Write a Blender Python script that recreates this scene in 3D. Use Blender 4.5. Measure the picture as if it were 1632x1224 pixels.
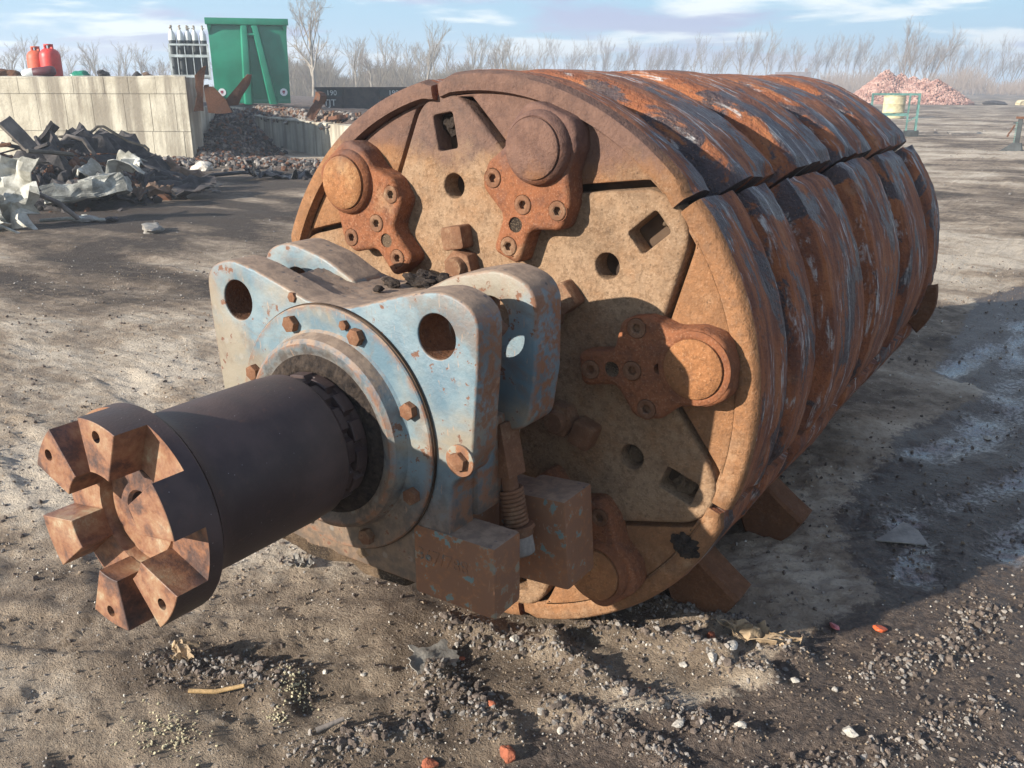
import bpy, bmesh, math, random
import numpy as np
from mathutils import Vector, Matrix
for o in list(bpy.data.objects): bpy.data.objects.remove(o)
scn = bpy.context.scene
COL = scn.collection
R_ = math.radians
# ------------------------------------------------------------------ camera, sky, sun, exposure
cam_d = bpy.data.cameras.new('camera'); cam = bpy.data.objects.new('camera', cam_d); COL.objects.link(cam)
cam.location = (1.4235, -2.008, 1.56)
cam.rotation_euler = (R_(90-18.38), 0, R_(33.5))
cam_d.sensor_width = 36; cam_d.lens = 36*1432/1632
cam_d.clip_start = 0.05; cam_d.clip_end = 3000
scn.camera = cam
SUN_AZ = math.atan2(-.43, -.90)       # compass bearing of the sun from +Y, clockwise
SUN_EL = R_(20)
scn.view_settings.view_transform = 'Standard'; scn.view_settings.look = 'None'
scn.view_settings.gamma = 1; scn.view_settings.use_curve_mapping = False
scn.view_settings.exposure = 1.12
scn.render.engine = 'CYCLES'
scn.cycles.volume_bounces = 0
scn.cycles.max_bounces = 6

def sun_and_sky():
    w = bpy.data.worlds.new('World'); scn.world = w; w.use_nodes = True
    nt = w.node_tree; nt.nodes.clear(); L = nt.links.new
    def nd(t, **k):
        n = nt.nodes.new(t)
        for a, v in k.items(): setattr(n, a, v)
        return n
    out = nd('ShaderNodeOutputWorld'); bg = nd('ShaderNodeBackground'); bg.inputs[1].default_value = 0.082
    sky = nd('ShaderNodeTexSky', sky_type='NISHITA', sun_disc=False)
    sky.sun_elevation = SUN_EL; sky.sun_rotation = SUN_AZ; sky.air_density = 1.3; sky.dust_density = .6; sky.ozone_density = 2.5
    tc = nd('ShaderNodeTexCoord'); sep = nd('ShaderNodeSeparateXYZ'); L(tc.outputs['Generated'], sep.inputs[0])
    def math_(op, a, b=None):
        m = nd('ShaderNodeMath', operation=op)
        for i, v in enumerate((a, b)):
            if v is None: continue
            if isinstance(v, (int, float)): m.inputs[i].default_value = v
            else: L(v, m.inputs[i])
        return m.outputs[0]
    zz = math_('ADD', math_('MAXIMUM', sep.outputs[2], 0.0), 0.10)
    cx = nd('ShaderNodeCombineXYZ'); L(math_('DIVIDE', sep.outputs[0], zz), cx.inputs[0]); L(math_('DIVIDE', sep.outputs[1], zz), cx.inputs[1])
    def noise(scale, detail, off, dist=0.3):
        mp = nd('ShaderNodeMapping'); mp.inputs[1].default_value = off; L(cx.outputs[0], mp.inputs[0])
        n = nd('ShaderNodeTexNoise'); n.inputs['Scale'].default_value = scale; n.inputs['Detail'].default_value = detail
        n.inputs['Roughness'].default_value = .55; n.inputs['Distortion'].default_value = dist; L(mp.outputs[0], n.inputs[0]); return n.outputs[0]
    def ramp(v, a, b):
        m = nd('ShaderNodeMapRange', interpolation_type='SMOOTHSTEP'); m.inputs[1].default_value = a; m.inputs[2].default_value = b; L(v, m.inputs[0]); return m.outputs[0]
    def mix(f, a, b):
        m = nd('ShaderNodeMix', data_type='RGBA'); L(f, m.inputs[0])
        for i, v in ((6, a), (7, b)):
            if isinstance(v, tuple): m.inputs[i].default_value = v+(1,)
            else: L(v, m.inputs[i])
        return m.outputs[2]
    # clear air: a paler, more cyan sky than the bare model
    tint = nd('ShaderNodeMix', data_type='RGBA', blend_type='MULTIPLY'); tint.inputs[0].default_value = 1
    L(sky.outputs[0], tint.inputs[6]); tint.inputs[7].default_value = (.80, .98, 1.12, 1)
    low = ramp(sep.outputs[2], .42, -.02)                       # the air whitens towards the horizon
    air = mix(low, tint.outputs[2], (1.9, 3.8, 5.4))
    wisp = mix(ramp(noise(.8, 7, (1.7, .4, 2)), .45, .57), air, (6.4, 6.9, 7.0))
    grey = mix(ramp(noise(.62, 6, (8.3, 2.9, 5)), .515, .62), wisp, (2.5, 2.9, 4.5))
    L(grey, bg.inputs[0]); L(bg.outputs[0], out.inputs[0])
    s = bpy.data.lights.new('sun', 'SUN'); s.energy = 5.0; s.angle = R_(.6); s.color = (1, .94, .85)
    so = bpy.data.objects.new('sun', s); COL.objects.link(so)
    to = Vector((math.sin(SUN_AZ)*math.cos(SUN_EL), math.cos(SUN_AZ)*math.cos(SUN_EL), math.sin(SUN_EL)))
    so.rotation_euler = to.to_track_quat('Z', 'Y').to_euler(); so.location = to*50
sun_and_sky()

# ------------------------------------------------------------------ helpers
rng = np.random.default_rng(7); random.seed(7)
def _h(i, j, k, s):
    n = (i.astype(np.int64)*73856093) ^ (j.astype(np.int64)*19349663) ^ (k.astype(np.int64)*83492791) ^ (s*2654435761)
    n = (n ^ (n >> 13)) * 1274126177; n = n & 0x7fffffff; n = (n ^ (n >> 15))*1103515245 & 0x7fffffff
    return (n & 0xffff)/65535.0
def vn(x, y, z=0.0, s=1):
    x, y, z = np.broadcast_arrays(np.asarray(x, float), np.asarray(y, float), np.asarray(z, float))
    i, j, k = np.floor(x), np.floor(y), np.floor(z); fx, fy, fz = x-i, y-j, z-k
    fx, fy, fz = [f*f*f*(f*(f*6-15)+10) for f in (fx, fy, fz)]
    r = 0
    for a in (0, 1):
        for b in (0, 1):
            for c in (0, 1):
                r = r + _h(i+a, j+b, k+c, s)*(fx if a else 1-fx)*(fy if b else 1-fy)*(fz if c else 1-fz)
    return r*2-1
def fbm(x, y, z=0.0, oct=4, s=1, gain=.5):
    t = 0; a = 1.0
    for o in range(oct):
        f = 2.03**o; t = t+a*vn(np.asarray(x)*f+o*7.3, np.asarray(y)*f-o*3.1, np.asarray(z)*f, s+o); a *= gain
    return t
def sstep(a, b, x):
    t = np.clip((np.asarray(x)-a)/(b-a), 0, 1); return t*t*(3-2*t)

def tag(o, label=None, cat=None, group=None, kind=None):
    if label: o['label'] = label
    if cat: o['category'] = cat
    if group: o['group'] = group
    if kind: o['kind'] = kind
    return o
def empty(name, loc=(0, 0, 0), rz=0):
    o = bpy.data.objects.new(name, None); o.empty_display_size = .1; COL.objects.link(o); o.location = loc; o.rotation_euler = (0, 0, rz); return o
def link(name, me, parent=None):
    o = bpy.data.objects.new(name, me); COL.objects.link(o)
    if parent is not None: o.parent = parent
    return o
def mk(name, V, F, mat, parent=None, smooth=None, uv=None):
    me = bpy.data.meshes.new(name); me.from_pydata([tuple(map(float, v)) for v in V], [], [tuple(map(int, f)) for f in F]); me.validate(); 
    bm = bmesh.new(); bm.from_mesh(me); bmesh.ops.recalc_face_normals(bm, faces=bm.faces); bm.to_mesh(me); bm.free()
    if mat: me.materials.append(mat)
    if smooth is not None: shade(me, smooth)
    return link(name, me, parent)
def shade(me, ang):
    me.polygons.foreach_set('use_smooth', [True]*len(me.polygons))
    if ang < 179: me.set_sharp_from_angle(angle=R_(ang))
def big(name, V, F4, mat, parent=None, smooth=False, attrs=None):
    """large all-quad or all-tri mesh straight from numpy arrays"""
    V = np.asarray(V, np.float32); F4 = np.asarray(F4, np.int32); n = F4.shape[1]
    me = bpy.data.meshes.new(name); me.vertices.add(len(V)); me.vertices.foreach_set('co', V.ravel())
    me.loops.add(F4.size); me.loops.foreach_set('vertex_index', F4.ravel())
    me.polygons.add(len(F4)); me.polygons.foreach_set('loop_start', np.arange(0, F4.size, n, dtype=np.int32))
    me.polygons.foreach_set('use_smooth', np.full(len(F4), smooth))
    for k, v in (attrs or {}).items():
        v = np.asarray(v, np.float32)
        if v.ndim == 1: a = me.attributes.new(k, 'FLOAT', 'POINT'); a.data.foreach_set('value', v)
        else: a = me.attributes.new(k, 'FLOAT_VECTOR', 'POINT'); a.data.foreach_set('vector', v.ravel())
    me.update(calc_edges=True); me.validate()
    if mat: me.materials.append(mat)
    return link(name, me, parent)
class MB:
    def __init__(s): s.V = []; s.F = []
    def add(s, V, F):
        n = len(s.V); s.V += [tuple(v) for v in V]; s.F += [tuple(i+n for i in f) for f in F]; return s
    def box(s, c, d, rot=None):
        P = [Vector((x*d[0]/2, y*d[1]/2, z*d[2]/2)) for x in (-1, 1) for y in (-1, 1) for z in (-1, 1)]
        if rot is not None: P = [rot@p for p in P]
        P = [p+Vector(c) for p in P]
        return s.add(P, [(0, 1, 3, 2), (4, 6, 7, 5), (0, 4, 5, 1), (2, 3, 7, 6), (0, 2, 6, 4), (1, 5, 7, 3)])
    def bar(s, a, b, w, t=None, up=(0, 0, 1)):
        a, b = Vector(a), Vector(b); d = b-a; l = d.length; d.normalize(); u = Vector(up)
        if abs(d.dot(u)) > .95: u = Vector((1, 0, 0))
        x = d.cross(u).normalized(); u = x.cross(d)
        return s.box((a+b)/2, (w, l, t or w), Matrix((x, d, u)).transposed())
    def tube(s, pts, r, n=8, cap=True):
        pts = [Vector(p) for p in pts]; rs = r if isinstance(r, (list, tuple)) else [r]*len(pts); V = []; F = []; x = None
        for i, p in enumerate(pts):
            d = (pts[min(i+1, len(pts)-1)]-pts[max(i-1, 0)]).normalized()
            if x is None: x = d.orthogonal().normalized()
            x = (x-d*x.dot(d)).normalized(); y = d.cross(x)
            for k in range(n):
                a = 2*math.pi*k/n; V.append(p+(x*math.cos(a)+y*math.sin(a))*rs[i])
        for i in range(len(pts)-1):
            for k in range(n): F.append((i*n+k, i*n+(k+1) % n, (i+1)*n+(k+1) % n, (i+1)*n+k))
        if cap: F += [tuple(range(n))[::-1], tuple(range((len(pts)-1)*n, len(pts)*n))]
        return s.add(V, F)
    def build(s, name, mat, parent=None, smooth=None, bevel=0):
        o = mk(name, s.V, s.F, mat, parent, smooth)
        if bevel: bev(o, bevel)
        return o
def bev(o, w, seg=2, ang=40):
    bm = bmesh.new(); bm.from_mesh(o.data)
    es = [e for e in bm.edges if len(e.link_faces) == 2 and e.calc_face_angle(0) > R_(ang)]
    bmesh.ops.bevel(bm, geom=es, offset=w, segments=seg, profile=.6, affect='EDGES', clamp_overlap=True)
    bm.to_mesh(o.data); bm.free(); shade(o.data, 35); return o
def roughen(o, amp, freq, cuts=3, s=3):
    bm = bmesh.new(); bm.from_mesh(o.data)
    bmesh.ops.triangulate(bm, faces=[f for f in bm.faces if len(f.verts) > 4])
    bmesh.ops.subdivide_edges(bm, edges=bm.edges, cuts=cuts, use_grid_fill=True)
    co = np.array([v.co for v in bm.verts]); 
    d = np.stack([fbm(co[:, 0]*freq+q*17, co[:, 1]*freq, co[:, 2]*freq, 3, s+q) for q in range(3)], -1)*amp
    for v, dd in zip(bm.verts, d): v.co += Vector(dd)
    bm.to_mesh(o.data); bm.free(); return o
def revolve(name, prof, mat, parent, n=64, smooth=35, a0=0, axis=0.8, closed=False):
    """prof: (y, r) pairs swept round the rotor axis x=0, z=axis"""
    V = []; F = []; m = len(prof)
    for k in range(n):
        a = a0+2*math.pi*k/n
        for y, r in prof: V.append((r*math.cos(a), y, axis+r*math.sin(a)))
    for k in range(n):
        k2 = (k+1) % n
        for i in range(m if closed else m-1):
            j = (i+1) % m
            F.append((k*m+i, k2*m+i, k2*m+j, k*m+j))
    if not closed:
        for i in (0, m-1):
            if prof[i][1] > 1e-5: F.append(tuple(k*m+i for k in range(n)))
    return mk(name, V, F, mat, parent, smooth)
def round_poly(P, rad, seg=5):
    out = []; n = len(P)
    for i in range(n):
        r = rad[i] if isinstance(rad, (list, tuple)) else rad
        p = Vector(P[i]); a = Vector(P[i-1])-p; b = Vector(P[(i+1) % n])-p
        la, lb = a.length, b.length; a.normalize(); b.normalize()
        th = math.acos(max(-1, min(1, a.dot(b))))
        if r <= 0 or th > R_(176): out.append(p); continue
        t = min(r/math.tan(th/2), la*.48, lb*.48); r2 = t*math.tan(th/2)
        c = p+(a+b).normalized()*(r2/math.sin(th/2)); s0 = p+a*t-c; s1 = p+b*t-c
        a0 = math.atan2(s0.y, s0.x); da = math.atan2(s1.y, s1.x)-a0; da = (da+math.pi) % (2*math.pi)-math.pi
        for k in range(seg+1): out.append(c+Vector((math.cos(a0+da*k/seg), math.sin(a0+da*k/seg)))*r2)
    return out
def inset(P, d):
    n = len(P); area = sum(P[i].x*P[(i+1) % n].y-P[(i+1) % n].x*P[i].y for i in range(n)); sg = 1 if area > 0 else -1
    out = []
    for i in range(n):
        e0 = (P[i]-P[i-1]); e1 = (P[(i+1) % n]-P[i])
        n0 = Vector((-e0.y, e0.x)).normalized()*sg if e0.length > 1e-9 else Vector((0, 0)); n1 = Vector((-e1.y, e1.x)).normalized()*sg if e1.length > 1e-9 else n0
        m = n0+n1
        if m.length < 1e-6: m = n0
        m.normalize(); out.append(P[i]+m*d/max(.5, m.dot(n1)))
    return out
def inside(p, poly):
    r = False; n = len(poly); j = n-1
    for i in range(n):
        a, b = poly[i], poly[j]
        if (a[1] > p[1]) != (b[1] > p[1]) and p[0] < (b[0]-a[0])*(p[1]-a[1])/(b[1]-a[1])+a[0]: r = not r
        j = i
    return r
def fill_face(bm, rings):
    from mathutils.geometry import delaunay_2d_cdt
    vs = [v for r in rings for v in r]; co = [Vector((v.co.x, v.co.z)) for v in vs]; ed = []; k = 0
    for r in rings: ed += [(k+i, k+(i+1) % len(r)) for i in range(len(r))]; k += len(r)
    V2, _, F2, ov, _, _ = delaunay_2d_cdt(co, ed, [], 0, 1e-7)
    polys = [[(v.co.x, v.co.z) for v in r] for r in rings]
    for f in F2:
        c = (sum(V2[i].x for i in f)/3, sum(V2[i].y for i in f)/3)
        if not inside(c, polys[0]) or any(inside(c, q) for q in polys[1:]): continue
        ids = [ov[i][0] for i in f if ov[i]]
        if len(set(ids)) == 3:
            try: bm.faces.new([vs[i] for i in ids])
            except ValueError: pass
def plate(name, P, holes, y0, y1, mat, parent, bevel=0., bseg=3, smooth=40, hole_bev=0., back=False):
    """flat outline in (x, z), extruded along +y from its front y0 to y1, rounded front edge, open holes"""
    P = [Vector(p) for p in P]; bm = bmesh.new(); edges = []
    def ring(L, y): return [bm.verts.new((p.x, y, p.y)) for p in L]
    def bridge(A, B):
        n = len(A)
        for i in range(n): bm.faces.new((A[i], A[(i+1) % n], B[(i+1) % n], B[i]))
    def steps(L, b, sgn):
        rs = []
        if b > 0:
            for k in range(bseg+1):
                t = math.pi/2*k/bseg; rs.append(ring(inset(L, sgn*b*(1-math.sin(t))), y0+b*(1-math.cos(t))))
        else: rs.append(ring(L, y0))
        rs.append(ring(L, y1))
        for A, B in zip(rs, rs[1:]): bridge(A, B)
        return rs
    loops = [steps(P, bevel, 1)]+[steps([Vector(p) for p in h], hole_bev, -1) for h in holes]
    for idx in ((0, -1) if back else (0,)):
        es = []
        for rs in loops:
            A = rs[idx]
            for i in range(len(A)):
                e = bm.edges.get((A[i], A[(i+1) % len(A)])) or bm.edges.new((A[i], A[(i+1) % len(A)])); es.append(e)
        fill_face(bm, [rs[idx] for rs in loops])
    bmesh.ops.recalc_face_normals(bm, faces=bm.faces)
    me = bpy.data.meshes.new(name); bm.to_mesh(me); bm.free(); me.materials.append(mat); shade(me, smooth)
    return link(name, me, parent)
def circ(c, r, n=24, a0=0): return [(c[0]+r*math.cos(a0+2*math.pi*k/n), c[1]+r*math.sin(a0+2*math.pi*k/n)) for k in range(n)]
def text_mesh(name, body, size, mat, parent, mw, ext=.002):
    cu = bpy.data.curves.new(name, 'FONT'); cu.body = body; cu.size = size; cu.extrude = ext; cu.align_x = 'LEFT'; cu.resolution_u = 3
    t = bpy.data.objects.new(name, cu); COL.objects.link(t)
    me = bpy.data.meshes.new_from_object(t.evaluated_get(bpy.context.evaluated_depsgraph_get())); bpy.data.objects.remove(t)
    me.materials.clear(); me.materials.append(mat); me.transform(mw)
    return link(name, me, parent)

# ------------------------------------------------------------------ materials
class NT:
    def __init__(s, name, rough=.8, metal=0., spec=.5):
        s.m = bpy.data.materials.new(name); s.m.use_nodes = True; s.t = s.m.node_tree; s.b = s.t.nodes['Principled BSDF']
        s.b.inputs['Roughness'].default_value = rough; s.b.inputs['Metallic'].default_value = metal; s.b.inputs['Specular IOR Level'].default_value = spec
        s._co = None
    def n(s, t, **k):
        x = s.t.nodes.new(t)
        for a, v in k.items(): setattr(x, a, v)
        return x
    def L(s, a, b): s.t.links.new(a, b)
    def put(s, sock, v):
        if isinstance(v, tuple): sock.default_value = v+(1,) if len(v) == 3 and sock.type == 'RGBA' else v
        elif isinstance(v, (int, float)): sock.default_value = v
        else: s.L(v, sock)
    def co(s):
        if s._co is None: s._co = s.n('ShaderNodeTexCoord').outputs['Object']
        return s._co
    def attr(s, name, vec=False):
        a = s.n('ShaderNodeAttribute', attribute_name=name); return a.outputs['Vector' if vec else 'Fac']
    def map(s, v, scale=(1, 1, 1), loc=(0, 0, 0), rot=(0, 0, 0)):
        m = s.n('ShaderNodeMapping'); m.inputs[1].default_value = loc; m.inputs[2].default_value = rot; m.inputs[3].default_value = scale; s.L(v, m.inputs[0]); return m.outputs[0]
    def noise(s, scale, detail=4, rough=.55, v=None, dist=0.):
        x = s.n('ShaderNodeTexNoise'); s.L(v if v is not None else s.co(), x.inputs[0]); x.inputs['Scale'].default_value = scale
        x.inputs['Detail'].default_value = detail; x.inputs['Roughness'].default_value = rough; x.inputs['Distortion'].default_value = dist; return x.outputs[0]
    def vor(s, scale, v=None, feature='F1'):
        x = s.n('ShaderNodeTexVoronoi', feature=feature); s.L(v if v is not None else s.co(), x.inputs[0]); x.inputs['Scale'].default_value = scale; return x.outputs['Distance']
    def rng(s, v, a, b, lo=0., hi=1., smooth=True):
        m = s.n('ShaderNodeMapRange', interpolation_type='SMOOTHSTEP' if smooth else 'LINEAR')
        s.L(v, m.inputs[0]); m.inputs[1].default_value = a; m.inputs[2].default_value = b; m.inputs[3].default_value = lo; m.inputs[4].default_value = hi; return m.outputs[0]
    def mth(s, op, a, b=None, clamp=False):
        m = s.n('ShaderNodeMath', operation=op, use_clamp=clamp); s.put(m.inputs[0], a)
        if b is not None: s.put(m.inputs[1], b)
        return m.outputs[0]
    def mix(s, f, a, b, mode='MIX'):
        m = s.n('ShaderNodeMix', data_type='RGBA', blend_type=mode); s.put(m.inputs[0], f); s.put(m.inputs[6], a); s.put(m.inputs[7], b); return m.outputs[2]
    def ramp(s, v, *st):
        r = s.n('ShaderNodeValToRGB'); s.L(v, r.inputs[0]); e = r.color_ramp.elements
        while len(e) < len(st): e.new(.5)
        for q, (p, c) in zip(e, st): q.position = p; q.color = c+(1,)
        return r.outputs[0]
    def sep(s, v):
        x = s.n('ShaderNodeSeparateXYZ'); s.L(v, x.inputs[0]); return x.outputs
    def normal(s): return s.n('ShaderNodeNewGeometry').outputs['Normal']
    def bump(s, h, strength=.5, dist=.01, prev=None):
        b = s.n('ShaderNodeBump'); b.inputs['Strength'].default_value = strength; b.inputs['Distance'].default_value = dist; s.L(h, b.inputs['Height'])
        if prev is not None: s.L(prev, b.inputs['Normal'])
        return b.outputs[0]
    def done(s, col=None, rough=None, nor=None, metal=None):
        if col is not None: s.put(s.b.inputs['Base Color'], col)
        if rough is not None: s.put(s.b.inputs['Roughness'], rough)
        if metal is not None: s.put(s.b.inputs['Metallic'], metal)
        if nor is not None: s.L(nor, s.b.inputs['Normal'])
        return s.m
MAT = {}
def build_materials():
    # dusty rusted steel of the rotor's end face; the top of the rotor is washed to bare purple-brown
    def rust(name, tan, orange, dark, dusty, bumpd=.004, washed=True, fine=78):
        t = NT(name, .9, 0, .2); a = t.noise(5, 9, .68); b = t.noise(fine, 4, .7); c = t.noise(24, 8, .72); e = t.noise(fine*2.2, 2, .6)
        col = t.mix(t.rng(a, .46-dusty, .66-dusty*.5), orange, tan)
        col = t.mix(t.rng(c, .47, .66, 0, .6), col, dark)
        col = t.mix(t.rng(t.noise(2.1, 7, .7, None, .8), .52, .66, 0, .45), col, tuple(x*.62 for x in dark))
        col = t.mix(t.rng(b, .50, .61, 0, .42), col, tuple(x*.38 for x in orange))
        col = t.mix(t.rng(e, .55, .66, 0, .24), col, tuple(min(1, x*1.5+.04) for x in tan))
        col = t.mix(t.rng(t.vor(34), .07, .12, .6, 0), col, tuple(x*.45 for x in dark)); col = t.mix(t.mth('MULTIPLY', t.rng(t.vor(62), .10, .16, .6, 0), t.rng(a, .45, .6)), col, tuple(x*.35 for x in orange))
        pt = t.n('ShaderNodeNewGeometry').outputs['Pointiness']; col = t.mix(t.mth('MULTIPLY', t.rng(pt, .51, .55, 0, .8), t.rng(c, .38, .56)), col, tuple(x*.75 for x in orange))
        if washed:
            z = t.sep(t.co())[2]; w = t.mth('ADD', z, t.mth('MULTIPLY', t.noise(4.2, 8, .68), .38))
            col = t.mix(t.rng(w, 1.53, 1.63, 0, .85), col, t.mix(t.rng(c, .35, .65), (.075, .046, .041), (.15, .088, .068)))
        h = t.mth('ADD', t.mth('MULTIPLY', b, .9), t.mth('ADD', c, t.mth('ADD', t.mth('MULTIPLY', t.noise(60, 5, .65), .8), t.mth('MULTIPLY', e, .4))))
        return t.done(col, t.rng(c, .3, .7, .8, .95), t.bump(h, .9, bumpd*1.2))
    MAT['face'] = rust('dusty_steel', (.27, .176, .105), (.235, .128, .064), (.165, .108, .068), .12)
    MAT['capface'] = rust('rusty_cap_face', (.278, .168, .094), (.262, .124, .055), (.148, .090, .058), .0)
    MAT['retainer'] = rust('rusty_casting', (.27, .15, .08), (.22, .082, .036), (.115, .055, .038), -.10, .003)
    MAT['boss'] = rust('speckled_rust', (.36, .21, .10), (.29, .125, .05), (.16, .08, .045), 0, .004, fine=90)
    MAT['bolt'] = rust('rusty_bolt', (.23, .145, .085), (.19, .088, .046), (.095, .06, .042), .02, .002, False)
    MAT['hammer'] = rust('rusty_hammer', (.16, .098, .062), (.18, .078, .036), (.075, .045, .034), -.05, .006, False)
    MAT['scraprust'] = rust('rusted_scrap', (.13, .085, .062), (.15, .066, .035), (.055, .036, .03), -.05, .01, False, 40)
    # worn outside of the caps: rust with dark polished patches and pale scuffs drawn out round the rotor
    t = NT('worn_cap_steel', .6, 0, .5); cy = t.attr('cyl', True)
    st = t.map(cy, (1.3, 5, 1)); fs = t.map(cy, (5, 90, 1)); ps = t.map(cy, (1.5, 3.4, 1), (3.7, 1.1, 0))
    n1 = t.noise(3.2, 8, .62, t.map(st, (1, 1, 0))); n2 = t.noise(1.0, 6, .6, t.map(fs, (1, 1, 0))); n3 = t.noise(1.9, 8, .68, t.map(ps, (1, 1, 0)), .6); n4 = t.noise(70, 4, .6)
    n5 = t.noise(14, 7, .7)
    col = t.ramp(n1, (.28, (.085, .030, .020)), (.43, (.19, .060, .024)), (.55, (.31, .100, .033)), (.75, (.42, .165, .058)))
    col = t.mix(t.rng(n2, .42, .68, 0, .45), col, (.085, .033, .024))
    wn = t.sep(cy)[2]; patch = t.rng(t.mth('ADD', n3, t.mth('MULTIPLY', wn, .11)), .55, .59); dk = t.mix(t.rng(n5, .35, .65), (.022, .018, .021), (.062, .046, .048))
    col = t.mix(t.mth('MULTIPLY', patch, .93), col, dk)
    sc = t.mth('MULTIPLY', t.rng(t.noise(1.9, 9, .72, t.map(cy, (2.2, 9, 0), (9.1, 4.4, 0)), .4), .535, .61), t.rng(n2, .44, .60))
    col = t.mix(t.mth('MULTIPLY', sc, .85), col, (.50, .48, .45))
    col = t.mix(t.rng(t.noise(5, 6, .6), .60, .72, 0, .5), col, (.33, .21, .13))
    ro = t.mth('SUBTRACT', .86, t.mth('MULTIPLY', patch, t.rng(n5, .35, .7, .50, .22)))
    h = t.mth('ADD', t.mth('MULTIPLY', n2, .45), t.mth('ADD', t.mth('MULTIPLY', n4, .8), t.mth('MULTIPLY', n5, 1.2)))
    col = t.mix(t.rng(n4, .56, .68, 0, .5), col, (.05, .026, .02)); col = t.mix(t.rng(t.noise(150, 3, .6), .60, .70, 0, .4), col, (.42, .20, .09))
    MAT['cap'] = t.done(col, ro, t.bump(t.mth('ADD', h, t.mth('MULTIPLY', t.noise(38, 6, .7), 1.2)), 1.0, .010))
    # deep dark steel behind slots
    t = NT('dark_inner_steel', .95, 0, .1); n = t.noise(12, 5)
    MAT['inner'] = t.done(t.ramp(n, (.3, (.035, .024, .018)), (.7, (.10, .065, .042))), None, t.bump(n, .6, .01))
    # blue paint, sun-bleached, dusty, chipped
    def paint(name, blue, pale, rustiness, dust, grime=.85):
        t = NT(name, .55, 0, .45); a = t.noise(7, 7, .62); b = t.noise(34, 6, .65); c = t.noise(3.0, 5, .6, None, .5); nz = t.sep(t.normal())[2]
        col = t.mix(t.rng(a, .36, .66), blue, pale)
        col = t.mix(t.rng(c, .42, .58, 0, .8), col, (.235, .185, .12))
        col = t.mix(t.rng(t.noise(4.5, 8, .7, None, 1.2), .52, .64, 0, .55), col, (.13, .095, .066))                 # sandy dried-mud film
        zz = t.sep(t.co())[2]; gr = t.rng(t.mth('ADD', zz, t.mth('MULTIPLY', t.mth('SUBTRACT', b, .5), .30)), .60, .78, grime, 0)
        col = t.mix(gr, col, t.mix(t.rng(b, .4, .62), (.085, .058, .042), (.17, .11, .07)))
        X_ = t.sep(t.co()); rr_ = t.mth('SQRT', t.mth('ADD', t.mth('MULTIPLY', X_[0], X_[0]), t.mth('POWER', t.mth('SUBTRACT', X_[2], .8), 2.0))); hubm = t.mth('MULTIPLY', t.rng(t.mth('ADD', rr_, t.mth('MULTIPLY', t.mth('SUBTRACT', b, .5), .12)), .175, .235, .92, 0), t.rng(X_[1], -.606, -.612))
        col = t.mix(hubm, col, t.mix(t.rng(b, .4, .6), (.075, .055, .042), (.16, .115, .08)))
        spots = t.rng(t.vor(17), .10, .17, 1, 0); col = t.mix(t.mth('MULTIPLY', spots, .35), col, (.26, .25, .22))
        chips = t.rng(t.mth('ADD', b, t.mth('MULTIPLY', a, .35)), .80-rustiness, .845-rustiness)
        col = t.mix(chips, col, t.mix(t.rng(b, .4, .7), (.26, .115, .05), (.13, .065, .042)))
        pt = t.n('ShaderNodeNewGeometry').outputs['Pointiness']; edge = t.mth('MULTIPLY', t.rng(pt, .515, .56), t.rng(b, .40, .56)); col = t.mix(edge, col, (.20, .095, .05))
        scr = t.rng(t.noise(1, 3, .5, t.map(t.co(), (160, 20, 30), rot=(.3, .5, .2))), .66, .72, 0, .5); col = t.mix(scr, col, (.34, .21, .13))
        up = t.mth('MULTIPLY', t.rng(t.mth('ADD', nz, t.mth('MULTIPLY', t.mth('SUBTRACT', b, .5), .9)), .35, .75), dust)
        col = t.mix(up, col, t.mix(t.rng(b, .35, .65), (.17, .115, .08), (.27, .19, .13)))
        dots = t.mth('MULTIPLY', t.rng(t.vor(38), .16, .22, 1, 0), t.rng(a, .42, .55)); col = t.mix(t.mth('MULTIPLY', t.mth('MULTIPLY', dots, up), .8), col, (.05, .048, .055))
        ro = t.mth('MAXIMUM', t.rng(a, .3, .7, .42, .6), t.mth('MULTIPLY', t.mth('MAXIMUM', up, chips), .92))
        h = t.mth('ADD', t.mth('MULTIPLY', chips, -.4), t.mth('ADD', b, t.mth('MULTIPLY', t.noise(120, 3), .4)))
        return t.done(col, ro, t.bump(h, .45, .004))
    MAT['blue'] = paint('weathered_blue_paint', (.082, .135, .165), (.155, .205, .218), .015, .95)
    MAT['blueworn'] = paint('worn_blue_paint', (.12, .22, .25), (.22, .31, .31), .20, .9); MAT['footpaint'] = paint('scuffed_foot_paint', (.10, .165, .165), (.15, .21, .195), .245, .95, .0)
    # dark bloomed steel of the coupling sleeve
    t = NT('dark_sleeve_steel', .5, 0, .3); a = t.noise(9, 6, .6); b = t.noise(190, 3); nz = t.noise(60, 5)
    col = t.mix(t.rng(a, .35, .7), (.044, .028, .025), (.082, .054, .047)); col = t.mix(t.rng(nz, .60, .72, 0, .55), col, (.10, .052, .036))
    col = t.mix(t.rng(t.vor(46), .035, .06, .55, 0), col, (.35, .32, .32))
    MAT['sleeve'] = t.done(col, t.rng(a, .3, .7, .45, .62), t.bump(t.mth('ADD', b, t.mth('MULTIPLY', nz, .5)), .35, .002))
    t = NT('machined_rusty_steel', .5, 0, .5); a = t.noise(11, 9, .72, None, .15); b = t.noise(150, 3); c = t.noise(30, 6, .65)
    col = t.ramp(a, (.34, (.032, .021, .020)), (.43, (.085, .043, .030)), (.51, (.20, .088, .045)), (.60, (.26, .145, .078)), (.70, (.34, .29, .19)))
    col = t.mix(t.rng(c, .55, .75, 0, .6), col, (.09, .045, .035))
    MAT['claw'] = t.done(col, t.rng(c, .3, .7, .42, .7), t.bump(t.mth('ADD', b, c), .35, .002))
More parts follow.
